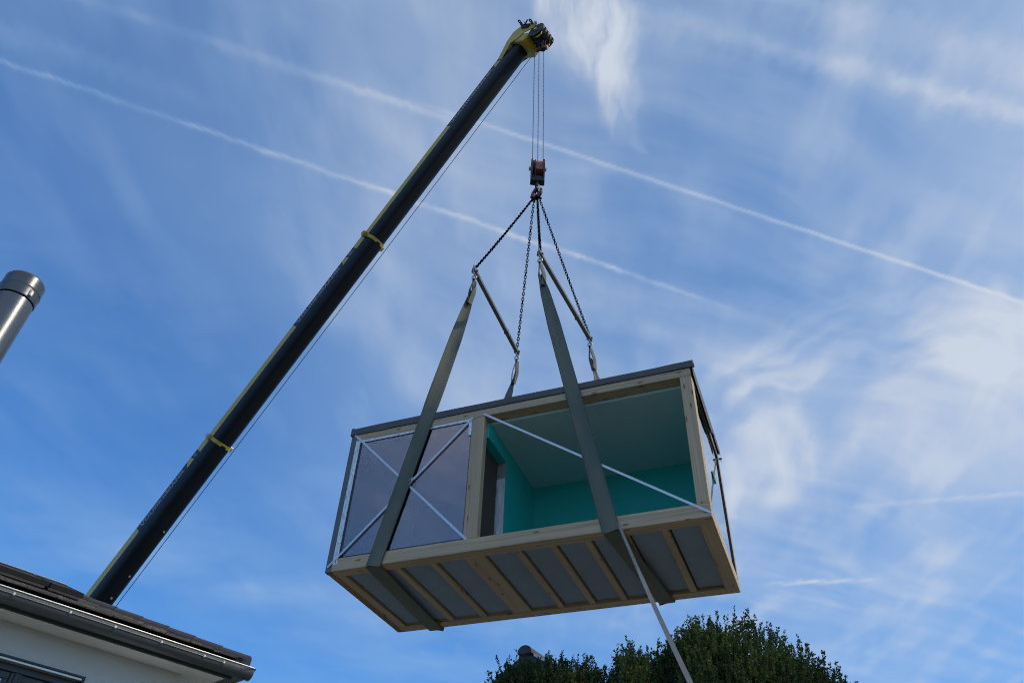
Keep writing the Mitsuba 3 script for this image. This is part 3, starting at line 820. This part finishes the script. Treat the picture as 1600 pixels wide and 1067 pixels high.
# ---------------------------------------------------------------- the house at lower left
HU = np.array([0.37784, 0.92587, 0.0])
HN = np.array([-0.92587, 0.37784, 0.0])
HAX = np.array([HU, HN, [0, 0, 1.0]])
house = thing('house', 'pale rendered house with dark tiled hip roof and gutter at lower left', 'house')
Z0 = np.zeros(3)
SC, WS, WN = 4.64, 4.12, 9.15              # eave corner, side wall, front wall
S_L = -7.0                                 # far left end
NB = 17.0                                  # back of the house
pitch = math.tan(math.radians(22.3))


def hbox(name, lo, hi, m, bev=0.0, parent=house, **k):
    return part(parent, name, frame_box(Z0, HAX, lo, hi, bev), m, **k)


# window opening in the front wall
W0, W1, WT, WB = 1.05, 3.115, 4.262, 2.9
hw = num(house + '__wall')
part(house, 'wall', cat([frame_box(Z0, HAX, (S_L, WN, 0), (W0, WN + 0.30, 4.57)), frame_box(Z0, HAX, (W1, WN, 0), (WS, WN + 0.30, 4.57)),
                         frame_box(Z0, HAX, (W0, WN, WT), (W1, WN + 0.30, 4.57)), frame_box(Z0, HAX, (W0, WN, 0), (W1, WN + 0.30, WB)),
                         frame_box(Z0, HAX, (WS - 0.30, WN + 0.30, 0), (WS, NB - 0.5, 4.57)), frame_box(Z0, HAX, (S_L, NB - 0.8, 0), (WS - 0.3, NB - 0.5, 4.57))]), PLASTER, label='pale grey rendered wall under the eaves')
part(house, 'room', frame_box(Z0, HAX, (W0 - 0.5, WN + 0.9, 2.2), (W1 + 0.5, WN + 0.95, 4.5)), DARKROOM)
ww = num(house + '__window')
part(house, 'window', cat([frame_box(Z0, HAX, (W0, WN + 0.07, WT - 0.10), (W1, WN + 0.16, WT), 0.006), frame_box(Z0, HAX, (W0, WN + 0.07, WB), (W1, WN + 0.16, WB + 0.08), 0.006),
                           frame_box(Z0, HAX, (W1 - 0.07, WN + 0.07, WB + 0.08), (W1, WN + 0.16, WT - 0.10), 0.006), frame_box(Z0, HAX, (W0, WN + 0.07, WB + 0.08), (W0 + 0.07, WN + 0.16, WT - 0.10), 0.006),
                           frame_box(Z0, HAX, (2.44, WN + 0.08, WB + 0.08), (2.56, WN + 0.165, WT - 0.10), 0.006), frame_box(Z0, HAX, (2.475, WN + 0.06, WB + 0.08), (2.525, WN + 0.08, WT - 0.10), 0.006)]), FRAME, label='dark grey framed window just below the eaves')
for s0_, s1_ in ((W0 + 0.07, 2.44), (2.56, W1 - 0.07)):
    part(ww, 'sash', cat([frame_box(Z0, HAX, (s0_, WN + 0.10, WT - 0.165), (s1_, WN + 0.15, WT - 0.10), 0.004), frame_box(Z0, HAX, (s0_, WN + 0.10, WB + 0.08), (s1_, WN + 0.15, WB + 0.14), 0.004),
                          frame_box(Z0, HAX, (s0_, WN + 0.10, WB + 0.14), (s0_ + 0.05, WN + 0.15, WT - 0.165), 0.004), frame_box(Z0, HAX, (s1_ - 0.05, WN + 0.10, WB + 0.14), (s1_, WN + 0.15, WT - 0.165), 0.004)]), FRAME)
    part(ww, 'pane', frame_box(Z0, HAX, (s0_ + 0.05, WN + 0.125, WB + 0.14), (s1_ - 0.05, WN + 0.127, WT - 0.165)), mat('house_glass', {'type': 'thindielectric', 'int_ior': 2.2}) if 'mat_house_glass' not in scene else 'mat_house_glass')
part(ww, 'shutter_rail', cat([frame_box(Z0, HAX, (W0, WN - 0.012, WT - 0.034), (W1 - 0.03, WN + 0.066, WT - 0.012), 0.003)]), ZINC_EDGE)
part(ww, 'surround', cat([frame_box(Z0, HAX, (W0, WN - 0.018, WT - 0.011), (W1 + 0.002, WN + 0.068, WT + 0.012), 0.003), frame_box(Z0, HAX, (W1 - 0.028, WN - 0.018, WB), (W1 + 0.002, WN + 0.068, WT - 0.012), 0.003)]), FRAME)
# soffit and fascia on both sides of the corner
EN = 8.775
part(house, 'soffit', cat([frame_box(Z0, HAX, (S_L, EN, 4.573), (SC - 0.13, WN + 0.28, 4.60)), frame_box(Z0, HAX, (WS - 0.28, WN + 0.2805, 4.5735), (SC - 0.131, NB, 4.60))]), SOFFIT, label='pale boarded soffit under the eaves')
part(house, 'fascia', cat([frame_box(Z0, HAX, (S_L, EN - 0.025, 4.545), (SC - 0.105, EN - 0.002, 4.73)), frame_box(Z0, HAX, (SC - 0.128, EN, 4.545), (SC - 0.105, NB, 4.73))]), ZINC)


def gutter(p0, p1, n, corner0=False):
    """A half-round gutter from p0 to p1 (back top edge), n: outward direction."""
    p0, p1, n = (np.array(q, float) for q in (p0, p1, n))
    r = 0.088
    prof = [(0.0, 0.02)] + [(r - r * math.cos(t), -r * 0.95 * math.sin(t)) for t in np.linspace(0, math.pi, 12)] + [(2 * r, 0.03)]
    prof += [(2 * r - 0.004, 0.03)] + [(r - (r - 0.004) * math.cos(t), -(r - 0.004) * 0.95 * math.sin(t)) for t in np.linspace(math.pi, 0, 12)] + [(0.004, 0.02)]
    t = p1 - p0
    V = np.array([p + n * a + np.array([0, 0, 1.0]) * b for p in (p0, p1) for a, b in prof])
    k = len(prof)
    F = []
    for i in range(k):
        j = (i + 1) % k
        F += [[i, j, k + j], [i, k + j, k + i]]
    return trimesh.Trimesh(V, F, process=False)


GB = lambda s, n, z: HU * s + HN * n + np.array([0, 0, z])
gz, gn = 4.640, EN - 0.028
front_n = -HN
gk = num(house + '__gutter')
part(house, 'gutter', gutter(GB(S_L, gn, gz), GB(SC + 0.06, gn, gz), front_n), ZINC, smooth=35, label='half-round grey gutter along the front eaves')
fb = gn - 0.176
part(gk, 'bead', cat([tube([GB(S_L, fb - 0.004, gz + 0.036), GB(SC + 0.055, fb - 0.004, gz + 0.036)], 0.008, 10)]), ZINC_EDGE)
part(gk, 'lower_bead', cat([tube([GB(S_L, fb - 0.004, gz - 0.007), GB(SC - 0.35, fb - 0.004, gz - 0.007)], 0.0065, 8)]), mat('dull_bead', pri((0.12, 0.13, 0.135), 0.5, metallic=0.3)))
for s in list(np.arange(-1.2, 1.8, 0.53)) + [1.99, 2.546, 3.02, 3.54, 4.054, 4.30]:
    part(gk, 'bracket', cat([frame_box(Z0, HAX, (s - 0.012, fb - 0.020, gz - 0.020), (s + 0.012, fb + 0.004, gz + 0.008), 0.004), frame_box(Z0, HAX, (s - 0.012, fb, gz + 0.033), (s + 0.012, gn + 0.02, gz + 0.037))]), PALE)
sk_ = num(house + '__gutter')
part(house, 'gutter', gutter(GB(SC - 0.105, gn - 0.12, gz - 0.002), GB(SC - 0.105, NB, gz - 0.002), HU), ZINC, smooth=35, label='gutter returning along the side eaves')
part(sk_, 'bead', tube([GB(SC - 0.105 + 0.18, gn - 0.12, gz + 0.034), GB(SC - 0.105 + 0.18, NB, gz + 0.034)], 0.0105, 10), ZINC)
_r = 0.090
_fp = [GB(SC - 0.11, gn - _r + _r * math.cos(t), gz - _r * 0.95 * math.sin(t)) for t in np.linspace(0, math.pi, 10)] + [GB(SC - 0.11, gn - 0.178, gz + 0.032), GB(SC - 0.11, gn - 0.0, gz + 0.03)]
_sp = [GB(SC - 0.105 + _r - _r * math.cos(t), gn - 0.10, gz - _r * 0.95 * math.sin(t)) for t in np.linspace(0, math.pi, 10)] + [GB(SC - 0.105 + 0.18, gn - 0.10, gz + 0.032)]
_tip = [GB(SC + 0.078, gn - 0.184, gz + 0.034), GB(SC + 0.03, gn - 0.14, gz - 0.03)]
part(sk_, 'corner_cap', trimesh.convex.convex_hull(np.array(_fp + _sp + _tip)), ZINC, smooth=40)

# roof: deck, then every tile near the eaves
E0n, E0z = EN - 0.075, 4.735                # lower edge of the tiles
RW = (NB - E0n) / 2


def roofp(s, up):
    """A point on the front roof plane: s along the eave, up = level distance behind the eave."""
    return GB(s, E0n + up, E0z + up * pitch)


dk = [roofp(S_L, 0.02), roofp(SC - 0.02, 0.02), roofp(SC - RW, RW), roofp(S_L, RW), GB(SC - 0.02, NB, E0z), GB(S_L, NB, E0z)]
dk = [q - np.array([0, 0, 0.02]) for q in dk]
part(house, 'roof', trimesh.Trimesh(dk, [[0, 1, 2], [0, 2, 3], [1, 4, 2], [3, 2, 4], [3, 4, 5]], process=False), two(pri((0.03, 0.028, 0.027), 0.9)))
rk = house + '__roof'
cosp = 1 / math.sqrt(1 + pitch * pitch)
UPV = (HN + np.array([0, 0, pitch])) * cosp
NRM = np.cross(HU, UPV)
TAX = np.array([HU, UPV, NRM])
tw_, tl_ = 0.30, 0.345
n_t = 0
tile_far = []
for row in range(16):
    up = row * tl_ * cosp
    lim = SC - up
    off = (row % 2) * tw_ / 2
    s = lim - 0.02
    k = 0
    sgrid = np.arange(math.floor((S_L) / tw_), math.ceil(lim / tw_) + 1) * tw_ + off
    for sg in sgrid:
        l, r = sg + 0.003, min(sg + tw_ - 0.003, lim - 0.005)
        if r - l < 0.02 or l < S_L:
            continue
        cut = max(0.0, r - (lim - (tl_ + 0.06) * cosp))
        lift = rng.uniform(0, 0.006)
        o = roofp(0, up) + UPV * 0 + NRM * (0.012 + lift)
        tilt = np.array([HU, UPV * math.cos(0.075) - NRM * math.sin(0.075), NRM * math.cos(0.075) + UPV * math.sin(0.075)])
        y0 = rng.uniform(-0.008, 0.006)
        mm = frame_box(o + NRM * 0.028, tilt, (l, y0, -0.012), (r, tl_ + 0.06, 0.012), 0.005)
        if cut > 0:
            yc = max((lim - r) / cosp, 0.02)
            xe = lim - (tl_ + 0.06) * cosp
            poly = [(l, y0), (r, y0), (r, yc)] + ([(xe, tl_ + 0.06), (l, tl_ + 0.06)] if xe > l + 0.01 else [(l, (lim - l) / cosp)])
            mm = prism(poly, o + NRM * 0.028, tilt, -0.012, 0.012)
        if row < 7 and l > -2.4:
            part(rk, 'tile', mm, TILE[0])
            n_t += 1
        else:
            tile_far.append(mm)
k = part(rk, 'tile_rows', cat(tile_far), TILE[0])
labels[k] = {'label': 'upper rows of dark roof tiles', 'kind': 'stuff'}
# hip tiles
hip0 = GB(SC + 0.0, E0n - 0.02, E0z + 0.01)
hd_ = (-HU + HN + np.array([0, 0, pitch]))
hd_ /= np.linalg.norm(hd_)
hs = np.cross(hd_, [0, 0, 1.0])
hs /= np.linalg.norm(hs)
hup = np.cross(hs, hd_)
for i in range(14):
    V, F = [], []
    nn_ = 9
    for j, (t, r) in enumerate(((i * 0.36, 0.088), (i * 0.36 + 0.41, 0.075))):
        for q in np.linspace(-0.15, math.pi + 0.15, nn_):
            V.append(hip0 + hd_ * t + hs * r * math.cos(q) + hup * (r * 0.72 * math.sin(q) + 0.018))
        for q in np.linspace(math.pi + 0.15, -0.15, nn_):
            V.append(hip0 + hd_ * t + hs * (r - 0.018) * math.cos(q) + hup * ((r - 0.018) * 0.72 * math.sin(q) + 0.018))
    k2 = 2 * nn_
    for a in range(k2):
        b = (a + 1) % k2
        F += [[a, k2 + b, b], [a, k2 + a, k2 + b]]
    for a in range(nn_ - 1):
        F += [[a, a + 1, k2 - 2 - a], [a, k2 - 2 - a, k2 - 1 - a]]
    part(rk, 'hip_tile', trimesh.Trimesh(V, F, process=False), SLATE, smooth=40)
part(rk, 'hip_mortar', prism([(-0.10, -0.16), (0.10, -0.16), (0.066, 0.045), (-0.066, 0.045)], hip0, np.array([hs, hup, -hd_]), -5.2, -0.035), two(pri((0.045, 0.042, 0.04), 0.9)))
part(rk, 'hip_end', prism([(-0.09, -0.05), (0.09, -0.05), (0.088, 0.02), (0.055, 0.068), (0, 0.082), (-0.055, 0.068), (-0.088, 0.02)], hip0, np.array([hs, hup, -hd_]), -0.03, 0.012), SLATE)
# side roof plane tiles (seen only from other positions): rows as one part
side_rows = []
UPS = (-HU + np.array([0, 0, pitch])) * cosp
for row in range(15):
    up = row * tl_ * cosp
    side_rows.append(frame_box(GB(SC - up, E0n, E0z + up * pitch) + np.cross(HN, UPS) * 0.0, np.array([HN, UPS, np.cross(HN, UPS)]), (up + tl_ * cosp + 0.02, 0, 0.01), (NB - E0n - up - tl_ * cosp, tl_ + 0.03, 0.035), 0.004))
k = part(rk, 'tile_rows', cat(side_rows), TILE[0])
labels[k] = {'label': 'dark tile rows on the side slope', 'kind': 'stuff'}

# two dark panels standing off the tiles near the hip
for s0_, s1_, lab in ((0.6, 2.42, 'dark rooftop panel with pale metal top edge, left of two'), (2.46, 2.80, 'short dark rooftop panel next to the crane boom, right of two')):
    k = thing('roof_panel', lab, 'roof panel', 'panels on the house roof')
    o = roofp(0, 0.60)
    part(k, 'plate', frame_box(o, TAX, (s0_, 0, 0.105), (s1_, 0.80, 0.130), 0.003), PV)
    part(k, 'frame', cat([frame_box(o, TAX, (s0_ - 0.012, -0.014, 0.085), (s1_ + 0.012, -0.001, 0.136), 0.002), frame_box(o, TAX, (s0_ - 0.012, 0.801, 0.090), (s1_ + 0.012, 0.815, 0.138), 0.002),
                          frame_box(o, TAX, (s0_ - 0.013, 0, 0.085), (s0_ - 0.001, 0.80, 0.136)), frame_box(o, TAX, (s1_ + 0.001, 0, 0.085), (s1_ + 0.013, 0.80, 0.136))]), PV)
    part(k, 'edge_strip', frame_box(o, TAX, (s0_ - 0.012, 0.80, 0.139), (s1_ + 0.012, 0.825, 0.150), 0.002), ZINC_EDGE)
    part(k, 'rail', cat([frame_box(o, TAX, (s0_, 0.06, 0.055), (s1_, 0.11, 0.084), 0.003), frame_box(o, TAX, (s0_, 0.65, 0.055), (s1_, 0.70, 0.084), 0.003)]), ZINC_EDGE)
    part(k, 'foot', cat([frame_box(o, TAX, (q, 0.02, 0.02), (q + 0.04, 0.12, 0.055)) for q in np.arange(s0_ + 0.08, s1_, 0.62)]), IRON)

# ---------------------------------------------------------------- flue pipe
fl = thing('flue_pipe', 'shiny grey steel flue pipe at the left edge of the picture', 'flue')
az, hdist = math.radians(-63.32), 6.5
FP = np.array([math.sin(az) * hdist, math.cos(az) * hdist, 0.0])
FZ, FR = 6.37, 0.152
part(fl, 'pipe', cyl(FP + [0, 0, 0.02], FP + [0, 0, FZ - 0.25], FR, 96), FLUE, smooth=40)
part(fl, 'seam', cyl(FP + [0, 0, FZ - 0.25], FP + [0, 0, FZ - 0.235], FR - 0.012, 64), IRON, smooth=40)
part(fl, 'collar', cat([tube([FP + [0, 0, z] for z in (FZ - 0.235, FZ - 0.225, FZ - 0.14, FZ - 0.13, FZ - 0.12, FZ - 0.02, FZ)], [FR + 0.004, FR + 0.008, FR + 0.008, FR + 0.013, FR + 0.008, FR + 0.008, FR - 0.004], 96)]), FLUE_CAP, smooth=30)
part(fl, 'clamp', frame_box(FP + [0.160, 0.0, FZ - 0.19], I3, (-0.01, -0.016, -0.03), (0.018, 0.016, 0.03), 0.006), PALE)

part(fl, 'foot', cat([frame_box(FP, I3, (-0.3, -0.3, 0), (0.3, 0.3, 0.06), 0.01)]), IRON)

# ---------------------------------------------------------------- far house behind the left shrub
fh = thing('far_house', 'distant gabled house roof peeping over the left shrub', 'house')
faz, fd = math.radians(-20.45), 20.0
R0 = np.array([math.sin(faz), math.cos(faz), 0])
Rr = np.array([R0[1], -R0[0], 0])
gdir = Rr * math.cos(math.radians(30)) - R0 * math.sin(math.radians(30))
rdir = np.array([-gdir[1], gdir[0], 0.0])
PK = R0 * fd + np.array([0, 0, 8.86])
sl = math.tan(math.radians(31))
FAX = np.array([gdir, rdir, [0, 0, 1.0]])
Wd = 3.6
part(fh, 'wall', prism([(-Wd, -8.80), (Wd, -8.80), (Wd, -Wd * sl - 0.15), (0, -0.15), (-Wd, -Wd * sl - 0.15)], PK + rdir * 0.5, np.array([gdir, [0, 0, 1.0], rdir]), 0.0, 9.0), PLASTER)
rf = num(fh + '__roof')
part(fh, 'roof', cat([prism([(-Wd - .5, -(Wd + .5) * sl), (0, 0), (0, -0.14), (-Wd - .5, -(Wd + .5) * sl - 0.14)], PK, np.array([gdir, [0, 0, 1.0], rdir]), 0.0, 9.5),
                      prism([(0.001, 0), (Wd + .5, -(Wd + .5) * sl), (Wd + .5, -(Wd + .5) * sl - 0.14), (0.001, -0.14)], PK, np.array([gdir, [0, 0, 1.0], rdir]), 0.0, 9.5)]), SLATE)
part(rf, 'ridge_cap', prism([(0.20 * math.cos(t), -0.02 + 0.17 * math.sin(t)) for t in np.linspace(-0.2, math.pi + 0.2, 16)], PK, np.array([gdir, [0, 0, 1.0], rdir]), -0.10, 9.4), SLATE, smooth=40)
part(rf, 'verge_trim', prism([(0.24, -0.24 * sl + 0.085), (Wd + .52, -(Wd + .52) * sl + 0.085), (Wd + .52, -(Wd + .52) * sl + 0.01), (0.24, -0.24 * sl + 0.01)], PK, np.array([gdir, [0, 0, 1.0], rdir]), -0.05, 0.12), mat('white_trim', pri((0.72, 0.72, 0.72), 0.5)))

# ---------------------------------------------------------------- evergreens at lower right
def shrub(name, label, humps, base, trunk_top, n_shoot, seed, spires=(), group=None):
    """humps: (centre, radii) of the leafy masses; upright shoots of small leaves spread over and through them."""
    k = thing(name, label, 'tree', group)
    r = np.random.default_rng(seed)
    P0, DIR, LEN = [], [], []
    tot = sum(h[2] for h in humps)
    for c, rad, wgt in humps:
        m = int(n_shoot * wgt / tot)
        d = r.normal(size=(m, 3))
        d /= np.linalg.norm(d, axis=1, keepdims=True)
        d[:, 2] = np.where(d[:, 2] < -0.25, -d[:, 2], d[:, 2])
        q = r.uniform(0.0, 1.0, m) ** 0.42
        lump = 0.74 + 0.54 * meshkit.fbm(d * 3.6 + seed, 3, seed)
        p = np.array(c) + d * np.array(rad) * (q * lump)[:, None]
        P0.append(p)
        up = np.array([0, 0, 1.0]) + d * [0.55, 0.55, 0.2] * q[:, None] + r.normal(0, 0.16, (m, 3))
        DIR.append(up / np.linalg.norm(up, axis=1, keepdims=True))
        LEN.append(r.uniform(0.12, 0.34, m) * (0.8 + 0.5 * (r.random(m) > 0.9)))
    for p, ln in spires:
        for j in range(5):
            P0.append(np.array([p]) + r.normal(0, 0.035, (1, 3)))
            DIR.append(np.array([[0.02, 0, 1.0]]) + r.normal(0, 0.10, (1, 3)))
            LEN.append(np.array([ln * r.uniform(0.6, 1.0)]))
    P0, DIR, LEN = np.vstack(P0), np.vstack(DIR), np.concatenate(LEN)
    per = 34
    n = len(P0)
    t = r.random((n, per)) ** 0.8
    base_p = P0[:, None] + DIR[:, None] * (LEN[:, None] * t)[..., None]
    az_ = r.uniform(0, 2 * np.pi, (n, per))
    el = r.normal(0.65, 0.35, (n, per))
    ld = np.stack([np.cos(az_) * np.cos(el), np.sin(az_) * np.cos(el), np.sin(el)], -1)
    ld = ld + 0.35 * DIR[:, None]
    ld /= np.linalg.norm(ld, axis=-1, keepdims=True)
    size = r.uniform(0.020, 0.036, (n, per))
    sd = np.cross(ld, r.normal(size=(n, per, 3)))
    sd /= np.linalg.norm(sd, axis=-1, keepdims=True)
    q0 = base_p + ld * 0.006
    q2 = q0 + ld * (size * 1.35)[..., None]
    q1 = q0 + ld * (size * 0.62)[..., None] + sd * (size * 0.40)[..., None]
    q3 = q0 + ld * (size * 0.62)[..., None] - sd * (size * 0.40)[..., None]
    V = np.stack([q0, q1, q2, q3], 2).reshape(-1, 3)
    m = n * per
    F = (np.arange(m)[:, None, None] * 4 + np.array([[0, 1, 2], [0, 2, 3]])[None]).reshape(-1, 3)
    tone = meshkit.fbm(P0 * 2.3, 3, seed + 5)[:, None] + r.normal(0, 0.10, (n, per))
    tone = tone + 0.35 * (meshkit.fbm(P0 * 0.9 + 3, 2, seed + 6) - 0.5)[:, None]
    col = np.array([0.046, 0.076, 0.034]) + np.clip(tone - 0.38, 0, 1)[..., None] * np.array([0.19, 0.23, 0.055])
    br = (r.random((n, per)) < 0.04)[..., None] | (r.random((n, 1)) < 0.022)[..., None]
    col = np.where(br, np.array([0.13, 0.075, 0.03]), col)
    col = np.repeat(np.clip(col, 0.01, 1).reshape(-1, 3), 4, 0)
    part(k, 'crown', trimesh.Trimesh(V, F, process=False), LEAF, color=col)
    base = np.array(base, float)
    tt = np.array(trunk_top, float)
    wood = [tube([base, base + (tt - base) * 0.5 + [0.05, 0.03, 0], tt], [0.13, 0.09, 0.03], 10)]
    part(k, 'trunk', cat(wood), BARK, smooth=40)
    tw = []
    for j in range(46):
        i = r.integers(0, n)
        p = P0[i]
        root = np.array([tt[0] * 0.6 + base[0] * 0.4 + (p[0] - tt[0]) * 0.25, tt[1] * 0.6 + base[1] * 0.4 + (p[1] - tt[1]) * 0.25, p[2] - r.uniform(0.6, 1.2)])
        tw.append(tube([root, (root + p) / 2 + r.normal(0, 0.05, 3), p + DIR[i] * 0.1], [0.016, 0.011, 0.004], 5, caps=False))
    part(k, 'branches', cat(tw), TWIG)
    return k


def polar(az_deg, d, z):
    a = math.radians(az_deg)
    return np.array([math.sin(a) * d, math.cos(a) * d, z])


big = polar(-6.0, 12.6, 0)
shrub('evergreen_tree', 'large dark rounded evergreen tree below the right end of the module',
      [((big[0] - 0.10, big[1], 4.62), (1.38, 1.3, 1.78), 4), ((big[0] + 0.72, big[1] + 0.1, 4.42), (0.98, 1.1, 1.52), 2.4), ((big[0] + 1.25, big[1] + 0.1, 4.30), (0.62, 0.8, 1.12), 1.2), ((big[0] - 0.80, big[1] - 0.05, 4.78), (0.62, 0.8, 1.36), 2.0), ((big[0] - 0.35, big[1] - 0.3, 4.9), (0.6, 0.7, 1.50), 1.6)],
      (big[0], big[1], 0), (big[0], big[1], 5.6), 11500, 11,
      spires=((polar(-4.35, 12.5, 6.20), 0.40), (polar(-8.2, 12.5, 6.30), 0.30), (polar(-9.5, 12.4, 6.12), 0.32), (polar(-11.3, 12.4, 5.95), 0.30), (polar(-2.6, 12.6, 5.95), 0.26)))
mid = polar(-13.1, 11.9, 0)
shrub('evergreen_tree', 'small narrow evergreen between the low shrub and the large tree',
      [((mid[0], mid[1], 4.70), (0.34, 0.5, 1.12), 1)], (mid[0], mid[1], 0), (mid[0], mid[1], 5.2), 1500, 23, spires=((polar(-13.0, 11.8, 5.78), 0.26),))
low = polar(-18.2, 12.0, 0)
shrub('evergreen_tree', 'low straggly brownish-green evergreen in front of the distant roof',
      [((low[0] + 0.06, low[1], 4.58), (0.82, 0.6, 1.12), 3), ((low[0] - 0.46, low[1] - 0.15, 4.56), (0.56, 0.6, 1.08), 2.4), ((low[0] - 0.64, low[1] - 0.25, 4.42), (0.38, 0.5, 0.98), 1.2), ((low[0] + 0.52, low[1], 4.50), (0.40, 0.5, 1.05), 1)],
      (low[0], low[1], 0), (low[0], low[1], 5.0), 4600, 37, spires=((polar(-16.0, 12.0, 5.62), 0.42), (polar(-16.4, 12.0, 5.6), 0.26), (polar(-15.2, 12.0, 5.45), 0.3), (polar(-17.6, 12.0, 5.6), 0.24), (polar(-14.6, 12.1, 5.3), 0.4)))
